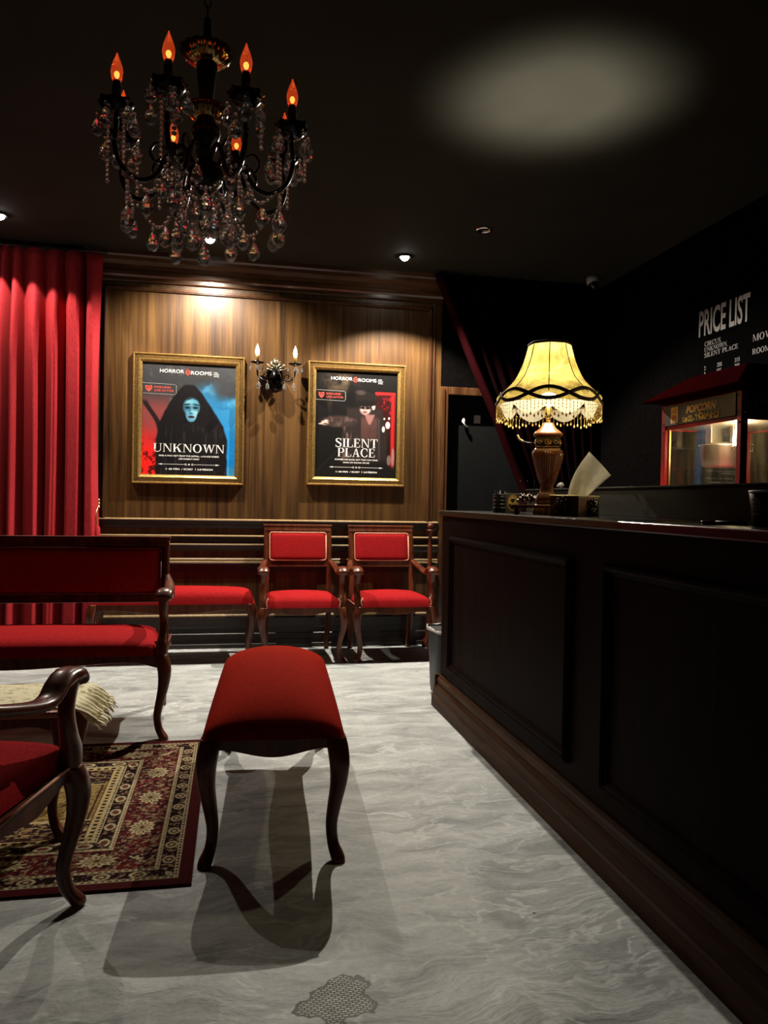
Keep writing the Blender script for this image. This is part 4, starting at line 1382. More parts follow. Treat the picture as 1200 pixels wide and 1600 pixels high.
# ------------------------------------------------------------------ rug
def rug_pattern(u, v, W, D):
    """u,v in metres from left / front edge"""
    x, y = u, v
    d = np.minimum(np.minimum(x, W - x), np.minimum(y, D - y))
    vert = np.minimum(x, W - x) <= np.minimum(y, D - y)      # nearest edge is a short (side) edge
    s = np.where(vert, y - D / 2, x - W / 2)                 # position along the border
    n = vnoise(x / 2, y / 2, 60, 31)
    n2 = vnoise(x / 2, y / 2, 170, 32)
    n3 = vnoise(x / 2 + .3, y / 2, 110, 33)
    img = np.zeros(x.shape + (3,)) + np.array((74, 20, 22))
    cream, dark, red = (196, 180, 140), (34, 16, 18), (92, 26, 28)
    line = lambda c, w_: (np.abs(d - c) < w_)
    B = lambda a, b: (d >= a) & (d < b)
    scroll = (np.sin(s * 95 + 5 * n) * np.cos(d * 120 + 6 * n3) > .38)
    def setc(mask, col):
        img[mask] = col
    # outer guard with ovals
    setc(B(.048, .105), dark)
    ov = lambda c, per, ra, rb: np.sqrt((((s + per / 2) % per - per / 2) / ra) ** 2 + ((d - c) / rb) ** 2)
    q = ov(.077, .105, .026, .020)
    setc(B(.052, .10) & (q < 1.0), cream); setc(B(.052, .10) & (q < .68), (96, 60, 46)); setc(B(.052, .10) & (q < .3), cream)
    setc(B(.055, .098) & (q > 1.25) & (n2 > .60), (150, 120, 92))
    # main border with rosettes and scrolls
    setc(B(.112, .262), red)
    setc(B(.118, .256) & (n3 > .56), (40, 16, 20))
    setc(B(.118, .256) & (n2 > .615), (150, 124, 96))
    setc(B(.118, .256) & scroll & (n > .5), (128, 96, 74))
    q = ov(.187, .27, .050, .036)
    ang = np.arctan2((d - .187) / .036, (((s + .135) % .27 - .135) / .050))
    pet = q * (1 + .14 * np.cos(12 * ang))
    setc(B(.118, .256) & (pet < 1.05), cream)
    setc(B(.118, .256) & (pet < .80) & (np.cos(12 * ang) < .2), (110, 96, 70))
    setc(B(.118, .256) & (q < .42), (150, 130, 90)); setc(B(.118, .256) & (q < .2), (80, 40, 34))
    # inner guard
    setc(B(.268, .325), dark)
    q = ov(.296, .125, .030, .019)
    setc(B(.272, .32) & (q < 1.0), cream); setc(B(.272, .32) & (q < .62), (104, 64, 48))
    setc(B(.275, .317) & (q > 1.25) & (n2 > .60), (140, 112, 86))
    # cream dotted edge and field
    setc(B(.33, .365), (190, 170, 118))
    dot = (np.abs((s % .03) - .015) < .008) & (np.abs(d - .348) < .008)
    setc(dot & B(.33, .365), (52, 28, 26))
    fld = d >= .37
    setc(fld, (170, 144, 84))
    yy = (y - .37) / (D - .74)
    band_ = fld & ((yy < .22) | (yy > .76))
    setc(band_, (44, 24, 26))
    br = np.abs(np.sin(x * 26 + 2.5 * np.sin(y * 40) + 3 * n)) < .22
    setc(band_ & br, (190, 170, 124)); setc(band_ & (n2 > .62), (150, 120, 80))
    mid = fld & ~band_
    setc(mid & (n2 > .56), (118, 92, 52)); setc(mid & (np.abs(np.sin(y * 150)) > .93) & (n > .42), (90, 62, 40))
    setc(mid & (np.sin(x * 200) * np.sin(y * 160) > .72) & (np.sin(y * 22) > .1), (84, 50, 36))
    setc(fld & (np.abs(d - .385) < .003), (60, 34, 30))
    setc(fld & (np.abs(yy - .22) < .006), cream); setc(fld & (np.abs(yy - .76) < .006), cream)
    # double cream guard lines with chain look
    for c in (.048, .108, .265, .327):
        setc(line(c, .0075), cream)
        setc(line(c, .0022) & (np.sin(s * 320) > -.3), (60, 26, 26))
    img *= (0.74 + .28 * n2)[..., None]
    return img


def make_rug():
    x0, x1, y0, y1 = -2.30, -0.088, 2.325, 3.705
    W, D = x1 - x0, y1 - y0
    m, nt, b = new_mat('rug_pile')
    a = N(nt, 'ShaderNodeVertexColor', layer_name='print')
    nt.links.new(a.outputs[0], b.inputs['Base Color'])
    b.inputs['Roughness'].default_value = 0.95
    b.inputs['Specular IOR Level'].default_value = 0.05
    v = coords(nt)
    t_ = N(nt, 'ShaderNodeTexNoise', i_Scale=260.0); nt.links.new(v, t_.inputs['Vector'])
    bump(nt, b, t_.outputs['Fac'], .5, .004)
    root = thing('persian_rug', 'red and cream patterned oriental rug under the coffee table', 'rug', ((x0 + x1) / 2, (y0 + y1) / 2, 0), rad(-.4))
    fn = lambda U, V: rug_pattern(U * W, (1 - V) * D, W, D)
    colour_grid('pile', -W / 2, W / 2, -D / 2, D / 2, 620, 390, fn, m, root, flat=True, y=.0075)
    MB().box(-W / 2, W / 2, -D / 2, D / 2, .0005, .0070).build('backing', plain('maroon_rug_edge', (0.055, 0.008, 0.010), .95), root, .003)


make_rug()


# ------------------------------------------------------------------ coffee table and lace cloth
def make_table():
    x0, x1, y0, y1, zt = -1.42, -0.505, 2.655, 3.075, .440
    cx, cy = (x0 + x1) / 2, (y0 + y1) / 2
    root = thing('coffee_table', 'low carved wooden coffee table under the lace cloth, standing on the rug', 'table', (cx, cy, .0075))
    hx, hy = (x1 - x0) / 2, (y1 - y0) / 2
    z = zt - .0075
    tw = wood('honey_brown_table_wood', (0.10, 0.035, 0.01), (0.20, 0.075, 0.022), (0.30, 0.13, 0.04), (1.5, 12, 12), rough=.35, coat=.3)
    MB().box(-hx, hx, -hy, hy, z - .022, z).build('tabletop', tw, root, .008, 3)
    ap = MB()
    scallop_apron(ap, -hx + .03, hx - .03, -hy + .03, -hy + .05, z - .022, .06)
    scallop_apron(ap, -hx + .03, hx - .03, hy - .05, hy - .03, z - .022, .06)
    scallop_apron(ap, hx - .05, hx - .03, -hy + .04, hy - .04, z - .022, .06, 'y')
    scallop_apron(ap, -hx + .03, -hx + .05, -hy + .04, hy - .04, z - .022, .06, 'y')
    ap.build('apron', M['mahogany'], root, .002)
    for sx in (-1, 1):
        for sy in (-1, 1):
            cabriole(sx * (hx - .045), sy * (hy - .045), z - .02, sx, sy, .026).build('leg', M['mahogany'], root)
    # lace runner
    m, nt, b = new_mat('cream_lace')
    v = coords(nt)
    vo = N(nt, 'ShaderNodeTexVoronoi', i_Scale=38.0); nt.links.new(v, vo.inputs['Vector'])
    n1 = N(nt, 'ShaderNodeTexNoise', i_Scale=24.0, i_Detail=4.0, i_Distortion=1.5); nt.links.new(v, n1.inputs['Vector'])
    ad = N(nt, 'ShaderNodeMath', operation='MULTIPLY_ADD'); nt.links.new(vo.outputs['Distance'], ad.inputs[0]); ad.inputs[1].default_value = .35; nt.links.new(n1.outputs['Fac'], ad.inputs[2])
    nt.links.new(ramp(nt, ad.outputs[0], [(.46, (0.42, 0.37, 0.20)), (.56, (0.74, 0.68, 0.44)), (.70, (0.86, 0.80, 0.56))]), b.inputs['Base Color'])
    b.inputs['Roughness'].default_value = .9
    bump(nt, b, ad.outputs[0], .6, .004)
    rc = thing('lace_table_runner', 'cream lace runner with frilled ends spread over the coffee table', 'tablecloth', (cx, cy, zt))

    def fn(u, v_):
        uu, vv = u * 2 - 1, v_ * 2 - 1
        L_ = hx + .105
        xx = uu * L_
        yy = vv * (hy - .035) + .0
        zz = .003
        over = max(0, abs(xx) - hx - .004)
        sg = math.copysign(1, xx)
        if over > 0:
            xx = sg * (hx + .004 + over * .72 - .010 * sin(vv * 21) * over * 8)
            zz = .003 - over * .55 + .014 * sin(vv * 26 + 1) * min(1, over * 16)
        return (xx, yy + .004 * sin(uu * 30), zz)
    MB().grid(fn, 130, 60).build('cloth', m, rc, solid=.003, recalc=False)
    fb = MB()
    rng = random.Random(8)
    for s in (-1, 1):
        for k in range(34):
            vv = -1 + 2 * (k + .5) / 34
            over = .105
            xx = s * (hx + .004 + over * .72 - .010 * sin(vv * 21) * over * 8)
            zz = .003 - over * .55 + .014 * sin(vv * 26 + 1)
            yy = vv * (hy - .035)
            L_ = rng.uniform(.012, .026)
            fb.sweep([(xx - s * .004, yy, zz), (xx + s * L_ * .6, yy + rng.uniform(-.004, .004), zz - .008), (xx + s * L_, yy + rng.uniform(-.006, .006), zz - .020)], [(.0085, .002), (.009, .002), (.004, .001)], n=6)
    fb.build('fringe', m, rc)


make_table()


# ------------------------------------------------------------------ counter
CX, CY0, CY1, CTOP = 1.18, 0.30, 4.15, 1.10
CB = 1.60


def make_counter():
    root = thing('reception_counter', 'long dark wood panelled reception counter along the right side', 'counter', (CX, CY0, 0))
    L = CY1 - CY0
    body = MB().box(0, CB - CX, 0, L, .0, CTOP - .03)
    body.build('body', M['counter_wood'], root, .002)
    # raised panel mouldings on the front
    for (ya, yb_) in ((2.485, 3.967), (0.75, 2.237)):
        a, b = ya - CY0, yb_ - CY0
        z0, z1 = .243, .964
        mb = MB()
        prof = [(0, 0), (0, .010), (.006, .020), (.014, .024), (.022, .020), (.028, .012), (.036, .010), (.040, 0)]
        R = []
        for ins, dep in prof:
            R.append([(-dep, a + ins, z0 + ins), (-dep, b - ins, z0 + ins), (-dep, b - ins, z1 - ins), (-dep, a + ins, z1 - ins)])
        mb.rings(R, True, False, False)
        mb.build('panel_moulding', M['counter_wood'], root)
        MB().box(-.003, .001, a + .04, b - .04, z0 + .04, z1 - .04).build('inset_panel', M['counter_wood'], root)
    pl = MB()
    prof = [(0, .178), (-.008, .178), (-.012, .165), (-.020, .158), (-.022, .140), (-.016, .132), (-.030, .112), (-.034, .070), (-.042, .064), (-.042, .0), (0, .0)]
    for q in (0,):
        R = []
        for y in (0, L + .03):
            R.append([(x_, y, z_) for x_, z_ in prof])
        pl.rings(R, True, True, False)
        R = []
        for x in (-.03, CB - CX):
            R.append([(x, L - x_, z_) for x_, z_ in prof])
        pl.rings(R, True, True, False)
    pl.build('plinth', M['counter_base'], root)
    top = thing('countertop', 'thin glossy black worktop of the reception counter', 'countertop', (CX, CY0, CTOP - .03))
    MB().box(-.022, CB - CX + .02, -.02, L + .022, 0.0005, .03).build('slab', M['counter_top'], top, .005, 3)
    bd = thing('counter_upstand', 'dark grey wood grained upstand board running along the back of the countertop', 'board', (CB + .03, CY0, CTOP))
    MB().box(-.012, .012, 0, 3.72, 0.0005, .118).build('panel', M['board'], bd, .002)
    MB().box(-.018, .018, 0, 3.725, .118, .126).build('cap', M['board'], bd, .002)
    sh = thing('staff_worktop', 'black work surface hidden behind the counter under the popcorn machine', 'counter', (1.72, 1.2, 0))
    MB().box(0, 1.26, 0, 2.9, .90, .94).build('top', M['black_matte'], sh, .003)
    MB().box(.02, 1.24, .02, 2.88, 0, .899).build('body', M['black_matte'], sh)
    return root


make_counter()

# bin behind the far end of the counter
t = thing('waste_bin', 'slim dark grey bin with a white liner edge beyond the far end of the counter', 'bin', (1.325, 4.47, 0))
MB().vstack([(0, 0, 0, .095, .12), (0, 0, .02, .10, .125), (0, 0, .36, .115, .14), (0, 0, .375, .116, .141)], 20, 6).build('body', plain('dark_grey_plastic', (0.018, 0.018, 0.020), .5), t)
ln = MB()
rng = random.Random(2)
RR = []
for q, z in ((1.0, .366), (1.02, .374), (1.01, .385), (.97, .388)):
    ring = []
    for k in range(28):
        a = 2 * pi * (k + .5) / 28
        s_ = (abs(cos(a)) ** 6 + abs(sin(a)) ** 6) ** (-1 / 6)
        ring.append((.122 * q * s_ * cos(a), .147 * q * s_ * sin(a), z + rng.uniform(-.006, .006)))
    RR.append(ring)
ln.rings(RR, True, False, True)
ln.build('liner', M['print_grey'], t)

# turned wooden post by the right hand armchair
t = thing('turned_post', 'turned dark wooden post with a ball finial behind the right hand armchair', 'post', (1.562, 5.865, 0))
MB().lathe([(.05, 0), (.055, .02), (.05, .05), (.024, .08), (.020, .30), (.026, .34), (.020, .38), (.016, .70), (.020, .78), (.015, .82), (.014, .905), (.030, .915), (.034, .922), (.014, .930)], n=20).build('shaft', M['mahogany'], t)
MB().sphere((0, 0, .953), .026, 16, 12).build('finial', M['mahogany'], t)


# ------------------------------------------------------------------ table lamp
def make_lamp():
    lx, ly = 1.392, 3.22
    th = rad(-23.5)
    root = thing('table_lamp', 'lit table lamp with a yellow bell shade and beaded fringe on a carved wooden base', 'lamp', (lx, ly, CTOP), th)
    wd = wood('lamp_wood', (0.10, 0.030, 0.012), (0.19, 0.065, 0.026), (0.27, 0.11, 0.045), (8, 8, 2), rough=.32, coat=.4)
    q = lambda z: z - CTOP
    bz = q(1.633)
    mb = MB()
    mb.lathe([(.058, 0), (.062, .006), (.060, .034), (.052, .040), (.050, .046)], n=32, sq=8)
    mb.build('foot', wd, root)
    MB().lathe([(.046, .046), (.046, .070)], n=32, sq=9).build('foot_band', M['gold_dark'], root)
    bd = MB()
    bd.lathe([(.052, .070), (.050, .078), (.034, .098), (.026, .112), (.030, .118), (.028, .126), (.030, .135), (.040, .165), (.054, .215), (.064, .255), (.066, .268), (.060, .285), (.054, .295)], n=40, sq=6)
    bd.build('body', wd, root)
    fl = MB()
    for s in range(4):
        a = pi / 2 * s
        for k in (-1, 0, 1):
            pts, sz = [], []
            for r, z in ((.031, .138), (.041, .165), (.055, .215), (.065, .255), (.067, .268), (.062, .284)):
                pts.append(((r * cos(a) - k * .009 * sin(a) * (r / .06)), (r * sin(a) + k * .009 * cos(a) * (r / .06)), z))
                sz.append((.0032, .0032))
            fl.sweep(pts, sz, n=6)
    fl.build('fluting', wd, root)
    MB().lathe([(.052, .295), (.052, .344)], n=32, sq=9).build('frieze', M['black'], root)
    fg = MB()
    rng = random.Random(6)
    for s in range(4):
        a = pi / 2 * s
        R_ = Matrix.Rotation(a, 3, 'Z')
        for (cx_, n_) in ((0, 9), (-.034, 4), (.034, 4)):
            for k in range(n_):
                b = 2 * pi * k / n_
                rr = .010 if n_ > 5 else .006
                p = R_ @ Vector((.0525, cx_ + rr * cos(b) * 1.3, .32 + rr * sin(b)))
                fg.sphere(p, .0045, 6, 4)
        for z in (.300, .339):
            A, B = R_ @ Vector((.0525, -.046, z)), R_ @ Vector((.0525, .046, z))
            fg.tube([A, B], .0022, 5)
        p = R_ @ Vector((.0535, 0, .32)); fg.sphere(p, .0065, 8, 5)
    fg.build('gilt_ornament', M['gold'], root)
    MB().lathe([(.055, .344), (.064, .350), (.064, .358), (.054, .368), (.034, .385), (.026, .400), (.018, .410)], n=36, sq=6).build('cap', wd, root)
    MB().lathe([(.0075, .405), (.0075, bz - .104)], n=16).build('stem', M['brass'], root)
    sw = MB()
    sw.sweep(smooth_path([(-.05, -.02, .315), (-.085, -.03, .318), (-.11, -.04, .325), (-.13, -.045, .345)], 4), [(.005, .004)] * 13, n=8)
    sw.build('switch_arm', M['black'], root)
    MB().sweep(smooth_path([(-.108, -.04, .324), (-.124, -.044, .334), (-.134, -.046, .352)], 4), [(.006, .005)] * 9, n=8).build('switch_tip', plain('cream_plastic', (0.75, 0.60, 0.28), .5), root)
    # bulb
    MB().lathe([(.015, bz - .105), (.017, bz - .10), (.017, bz - .062), (.014, bz - .055), (.010, bz - .050)], n=18).build('socket', M['brass'], root)
    mbl, nt, b = new_mat('frosted_lamp_bulb')
    tr = N(nt, 'ShaderNodeBsdfTransparent'); em = N(nt, 'ShaderNodeEmission'); em.inputs[0].default_value = (1, .86, .55, 1); em.inputs[1].default_value = 12
    mx = N(nt, 'ShaderNodeMixShader'); mx.inputs[0].default_value = .35
    nt.links.new(tr.outputs[0], mx.inputs[1]); nt.links.new(em.outputs[0], mx.inputs[2]); nt.links.new(mx.outputs[0], nt.nodes['Material Output'].inputs[0])
    MB().lathe([(.010, bz - .052), (.020, bz - .035), (.029, bz - .012), (.030, bz + .004), (.024, bz + .022), (.012, bz + .032), (.001, bz + .035)], n=18).build('bulb', mbl, root)

    # shade
    NSEG, NR = 8, 96
    prof = smooth_path([(.093, q(1.857)), (.098, q(1.835)), (.112, q(1.785)), (.128, q(1.745)), (.150, q(1.703)), (.178, q(1.672)), (.203, q(1.648)), (.222, q(1.632)), (.230, q(1.612)), (.231, q(1.585))], 4)
    m, nt, b = new_mat('parchment_shade')
    out = nt.nodes['Material Output']
    v = coords(nt)
    n1 = N(nt, 'ShaderNodeTexNoise', i_Scale=14.0, i_Detail=7.0, i_Roughness=0.75, i_Distortion=1.2)
    nt.links.new(v, n1.inputs['Vector'])
    colr = ramp(nt, n1.outputs['Fac'], [(.34, (0.075, 0.050, 0.010)), (.50, (0.17, 0.135, 0.040)), (.68, (0.25, 0.215, 0.085))])
    tr = N(nt, 'ShaderNodeBsdfTranslucent'); nt.links.new(colr, tr.inputs[0])
    df = N(nt, 'ShaderNodeBsdfDiffuse'); df.inputs[0].default_value = (0.42, 0.31, 0.12, 1)
    mx = N(nt, 'ShaderNodeMixShader'); mx.inputs[0].default_value = 0.55
    nt.links.new(df.outputs[0], mx.inputs[1]); nt.links.new(tr.outputs[0], mx.inputs[2]); nt.links.new(mx.outputs[0], out.inputs[0])
    # wavy lower edge: dips between seams
    edge = lambda a, k: .022 * sin(4 * a + k)
    sh = MB()

    def scal(a):                       # panel sides bow slightly inwards between the seams
        f_ = abs(((a / (2 * pi) * NSEG) % 1) - .5) * 2
        return .955 + .045 * f_ ** 2
    def shp(u, v_):
        a = 2 * pi * u
        i = v_ * (len(prof) - 1)
        k = min(int(i), len(prof) - 2)
        t_ = i - k
        r = prof[k][0] * (1 - t_) + prof[k + 1][0] * t_
        z = prof[k][1] * (1 - t_) + prof[k + 1][1] * t_
        zmin = q(1.585) + .014 * (1 + cos(NSEG * a)) * 1.0
        w_ = max(0, (v_ - .72) / .28)
        z = z * (1 - w_) + (z + (zmin - q(1.585)) * w_) * w_
        return (r * scal(a) * cos(a), r * scal(a) * sin(a), z)
    sh.grid(shp, NR, 34)
    so = sh.build('shade', m, root, recalc=False)
    braid = plain('dark_brown_braid', (0.035, 0.018, 0.006), .8, noise=.4, nscale=200)
    rb = MB()
    for k in range(NSEG):
        a = 2 * pi * k / NSEG
        pts = [(p[0] * 1.004 * cos(a), p[0] * 1.004 * sin(a), p[1]) for p in prof[:-6]]
        rb.tube(pts, .0020, 5)
    rb.build('seam', braid, so)
    br = MB()
    R_ = prof[0][0] * 1.0
    pts = [(R_ * scal(2 * pi * k / 64) * cos(2 * pi * k / 64), R_ * scal(2 * pi * k / 64) * sin(2 * pi * k / 64), prof[0][1]) for k in range(65)]
    br.sweep(pts, [(.0045, .007)] * 65, n=6)
    NW = 192
    for phs in (0, pi):
        pts = []
        for k in range(NW + 1):
            a = 2 * pi * k / NW
            w_ = .5 + .5 * cos(NSEG / 2 * a + phs)             # the two ribbons cross at every seam
            z = q(1.592) + .050 * w_
            r = np.interp(-z, [-p[1] for p in prof], [p[0] for p in prof])
            pts.append((r * 1.012 * scal(a) * cos(a), r * 1.012 * scal(a) * sin(a), z))
        br.sweep(pts, [(.0035, .0085)] * (NW + 1), n=8)
    br.build('braid_trim', braid, so)
    # white scalloped lining hanging inside
    m2, nt2, b2 = new_mat('white_lining')
    out = nt2.nodes['Material Output']
    v = coords(nt2)
    n1 = N(nt2, 'ShaderNodeTexNoise', i_Scale=30.0); nt2.links.new(v, n1.inputs['Vector'])
    c_ = ramp(nt2, n1.outputs['Fac'], [(.3, (0.30, 0.29, 0.24)), (.7, (0.36, 0.35, 0.30))])
    tr = N(nt2, 'ShaderNodeBsdfTranslucent'); nt2.links.new(c_, tr.inputs[0])
    df = N(nt2, 'ShaderNodeBsdfDiffuse'); nt2.links.new(c_, df.inputs[0])
    mx = N(nt2, 'ShaderNodeMixShader'); nt2.links.new(df.outputs[0], mx.inputs[1]); nt2.links.new(tr.outputs[0], mx.inputs[2]); nt2.links.new(mx.outputs[0], out.inputs[0])
    li = MB()

    def lin_(u, v_):
        a = 2 * pi * u
        r = .219 * scal(a) - .012 * v_
        dz = .012 + .046 * abs(sin(NSEG / 2 * a)) ** .8
        return (r * cos(a), r * sin(a), q(1.590) - dz * v_)
    li.grid(lin_, 128, 6)
    li.build('lining', m2, so, recalc=False)
    # bead fringe
    bf = MB()
    nb = 84
    for k in range(nb):
        a = 2 * pi * (k + .5) / nb
        r = .232 * scal(a)
        ztop = q(1.588) + .012 * (1 + cos(NSEG / 2 * a)) * .5
        L_ = .060 + .008 * (k % 2) + .012 * abs(cos(NSEG / 2 * a))
        x_, y_ = r * cos(a), r * sin(a)
        bf.tube([(x_, y_, ztop), (x_, y_, ztop - L_)], .0009, 4)
        for j in range(3):
            bf.sphere((x_, y_, ztop - L_ * (.22 + .2 * j)), .0026, 6, 4)
        bf.sphere((x_, y_, ztop - L_ - .004), .0042, 7, 5, sz=1.7)
    fo = bf.build('bead_fringe', plain('amber_beads', (0.85, 0.62, 0.22), .25, noise=.1), so)
    fo['kind'] = 'stuff'
    # the lamp's light: LED bulb throwing mostly upwards, plus a weak all round glow
    ld = bpy.data.lights.new('lamp_light', 'SPOT')
    ld.energy = LAMP_UP; ld.color = (1.0, 0.95, 0.80); ld.spot_size = rad(62); ld.spot_blend = 1.0; ld.shadow_soft_size = .050
    lo = bpy.data.objects.new('lamp_light', ld); COL.objects.link(lo); lo.parent = root
    lo.location = (0, 0, bz - .004); lo.rotation_euler = (pi - .05, 0, 0)
    ld = bpy.data.lights.new('lamp_glow', 'POINT')
    ld.energy = LAMP_ALL; ld.color = (1.0, 0.86, 0.58); ld.shadow_soft_size = .03
    lo = bpy.data.objects.new('lamp_glow', ld); COL.objects.link(lo); lo.parent = root
    lo.location = (0, -.035, bz + .02)


make_lamp()


# ------------------------------------------------------------------ small things on the counter
def flower_cluster(mb, c, R, rng, n=26, axis='y', sgn=-1):
    """metal blossom relief: overlapping petals in a lozenge"""
    for k in range(n):
        a, q = rng.uniform(0, 2 * pi), sqrt(rng.random())
        dx, dz = R * 1.1 * q * cos(a), R * q * sin(a)
        dep = .006 + .006 * rng.random() + .006 * (1 - q)
        if axis == 'y':
            p = (c[0] + dx, c[1] + sgn * dep, c[2] + dz)
        else:
            p = (c[0] + sgn * dep, c[1] + dx, c[2] + dz)
        mb.sphere(p, rng.uniform(.004, .0085), 7, 5, sx=rng.uniform(.7, 1.3), sz=rng.uniform(.7, 1.3))


M['pewter'] = plain('dark_pewter', (0.20, 0.18, 0.17), .25, metal=1.0, noise=.5, nscale=150)
rng = random.Random(21)
t = thing('tissue_box', 'wooden tissue box with metal flower ornaments and a white tissue sticking out', 'tissue box', (1.372, 2.890, CTOP), rad(41))
bw = wood('box_wood', (0.12, 0.040, 0.016), (0.20, 0.075, 0.032), (0.28, 0.12, 0.055), (2, 10, 10), rough=.4, coat=.3)
MB().box(-.105, .105, -.06, .06, 0.0005, .078).build('box', bw, t, .002)
MB().box(-.107, .107, -.062, .062, .078, .084).build('lid', plain('gilt_lid', (0.48, 0.38, 0.16), .4, metal=.5, noise=.4, nscale=90), t, .002)
mb = MB(); flower_cluster(mb, (-.1055, 0, .042), .032, rng, 60, 'x', -1); mb.build('flower_ornament', M['pewter'], t)
mb = MB(); flower_cluster(mb, (0.02, -.0605, .042), .034, rng, 60, 'y', -1); mb.build('flower_ornament', M['pewter'], t)


def tissue(u, v):
    # a sheet pulled up through the slot: narrow at the slot, one corner standing up and one leaning out
    A, B, C_, D_ = (-.030, .080), (.052, .086), (.140, .168), (.052, .262)
    x = (A[0] * (1 - u) + B[0] * u) * (1 - v) + (D_[0] * (1 - u) + C_[0] * u) * v
    z = (A[1] * (1 - u) + B[1] * u) * (1 - v) + (D_[1] * (1 - u) + C_[1] * u) * v
    x -= .016 * sin(pi * v) * (1 - u)
    dp = .016 * sin(u * 7.0 + 1.0) * (1 - .5 * v) + .008 * sin(u * 13 + v * 4) * (1 - v) + .02 * v * (u - .4)
    return (x * .438 + dp * .898, x * -.898 + dp * .438, z)


mt, nt, b = new_mat('tissue_paper')
vv_ = coords(nt)
tn = N(nt, 'ShaderNodeTexNoise', i_Scale=60.0); nt.links.new(vv_, tn.inputs['Vector'])
tcol = ramp(nt, tn.outputs['Fac'], [(.3, (0.78, 0.77, 0.72)), (.7, (0.86, 0.85, 0.80))])
tdf = N(nt, 'ShaderNodeBsdfDiffuse'); nt.links.new(tcol, tdf.inputs[0])
ttr = N(nt, 'ShaderNodeBsdfTranslucent'); nt.links.new(tcol, ttr.inputs[0])
tmx = N(nt, 'ShaderNodeMixShader'); tmx.inputs[0].default_value = .45
nt.links.new(tdf.outputs[0], tmx.inputs[1]); nt.links.new(ttr.outputs[0], tmx.inputs[2]); nt.links.new(tmx.outputs[0], nt.nodes['Material Output'].inputs[0])
MB().grid(tissue, 30, 26).build('tissue', mt, t, solid=.0012, recalc=False)

t = thing('wooden_riser', 'small dark wooden riser with stubby feet in front of the lamp base', 'stand', (1.270, 3.10, CTOP), rad(-20))
MB().box(-.085, .085, -.04, .04, .030, .042).build('top', M['mahogany'], t, .002)
for sx in (-1, 1):
    for sy in (-1, 1):
        MB().box(sx * .062 - .009, sx * .062 + .009, sy * .028 - .008, sy * .028 + .008, 0.0005, .030).build('foot', M['mahogany'], t, .002)
t = thing('flower_figurine', 'dark silvery flower figurine lying on the wooden riser', 'ornament', (1.262, 3.105, CTOP + .042), rad(-20))
mb = MB()
for k in range(46):
    a, q = rng.uniform(0, 2 * pi), sqrt(rng.random())
    mb.sphere((-.010 + .040 * q * cos(a), .022 * q * sin(a), .012 + .048 * rng.random() * (1 - .5 * q)), rng.uniform(.005, .010), 7, 5, sz=rng.uniform(.6, 1.2))
mb.build('blossom', M['pewter'], t)
mb = MB()
for k in range(4):
    mb.sweep(smooth_path([(-.02 + .02 * k, 0, .03), (-.028 + .024 * k, 0, .075), (-.040 + .03 * k, 0, .105)], 4), [(.0016, .0016)] * 9, n=5)
mb.build('stem', M['black'], t)

t = thing('label_box', 'small dark box with a yellow oval emblem standing left of the lamp', 'box', (1.325, 3.46, CTOP), rad(-21))
MB().box(-.034, .034, -.022, .022, 0.0005, .094).build('box', plain('dark_card', (0.05, 0.042, 0.03), .5), t, .002)
mb = MB()
mb.add([(.024 * cos(2 * pi * k / 28), -.0226, .050 + .038 * sin(2 * pi * k / 28)) for k in range(28)], [tuple(range(28))])
mb.build('emblem', plain('yellow_print', (0.50, 0.36, 0.10), .5), t)
mb = MB()
for qd in arc_strip(0, .050, 0, 2 * pi, (.0205, .0335), (.0185, .031), 24):
    mb.add([(a, -.0230, b) for a, b in qd], [(0, 1, 2, 3)])
pl = [(-.0178, .043), (.0178, .043), (.0165, .036), (.010, .024), (0, .0205), (-.010, .024), (-.0165, .036)]
mb.add([(a, -.0230, b) for a, b in pl], [tuple(range(len(pl)))])
for a0, b0, rr in ((-.004, .062, .007), (.005, .064, .006), (.0, .055, .005)):
    mb.add([(a0 + rr * cos(2 * pi * k / 10), -.0230, b0 + rr * sin(2 * pi * k / 10)) for k in range(10)], [tuple(range(10))])
mb.build('emblem_mark', M['black'], t)

t = thing('pen_cup', 'black ridged pen cup at the far left end of the countertop items', 'cup', (1.315, 3.60, CTOP))
mb = MB().lathe([(.036, .0005), (.038, .004), (.038, .086), (.040, .090), (.036, .090), (.034, .010), (.001, .008)], n=24)
for k in range(4):
    mb.lathe([(.0385, .020 + .018 * k), (.0405, .023 + .018 * k), (.0385, .026 + .018 * k)], n=24, cap=False)
mb.build('cup', M['black'], t)
mb = MB()
for k in range(5):
    a = k * 1.3
    mb.sweep([(.012 * cos(a), .012 * sin(a), .012), (.030 * cos(a), .028 * sin(a), .104 + .006 * (k % 3))], [(.0028, .0028)] * 2, n=6)
mb.build('pens', M['dark_metal'], t)

t = thing('crumpled_plastic', 'crumpled piece of clear plastic lying on top of the upstand behind the lamp', 'plastic wrap', (CB + .03, 3.60, CTOP + .126))
mb = MB()
rng = random.Random(5)
Rr = []
for i in range(7):
    ring = []
    for k in range(12):
        a = 2 * pi * k / 12
        r = sin(pi * (i + .3) / 6.8) * rng.uniform(.6, 1.15)
        ring.append((.018 * r * cos(a), .030 * r * sin(a), .001 + .030 * i / 6 * rng.uniform(.85, 1.05)))
    Rr.append(ring)
mb.rings(Rr, True, True, False)
mb.build('sheet', plain('clear_crinkled_plastic', (0.50, 0.52, 0.52), .15, noise=.5, nscale=80), t)

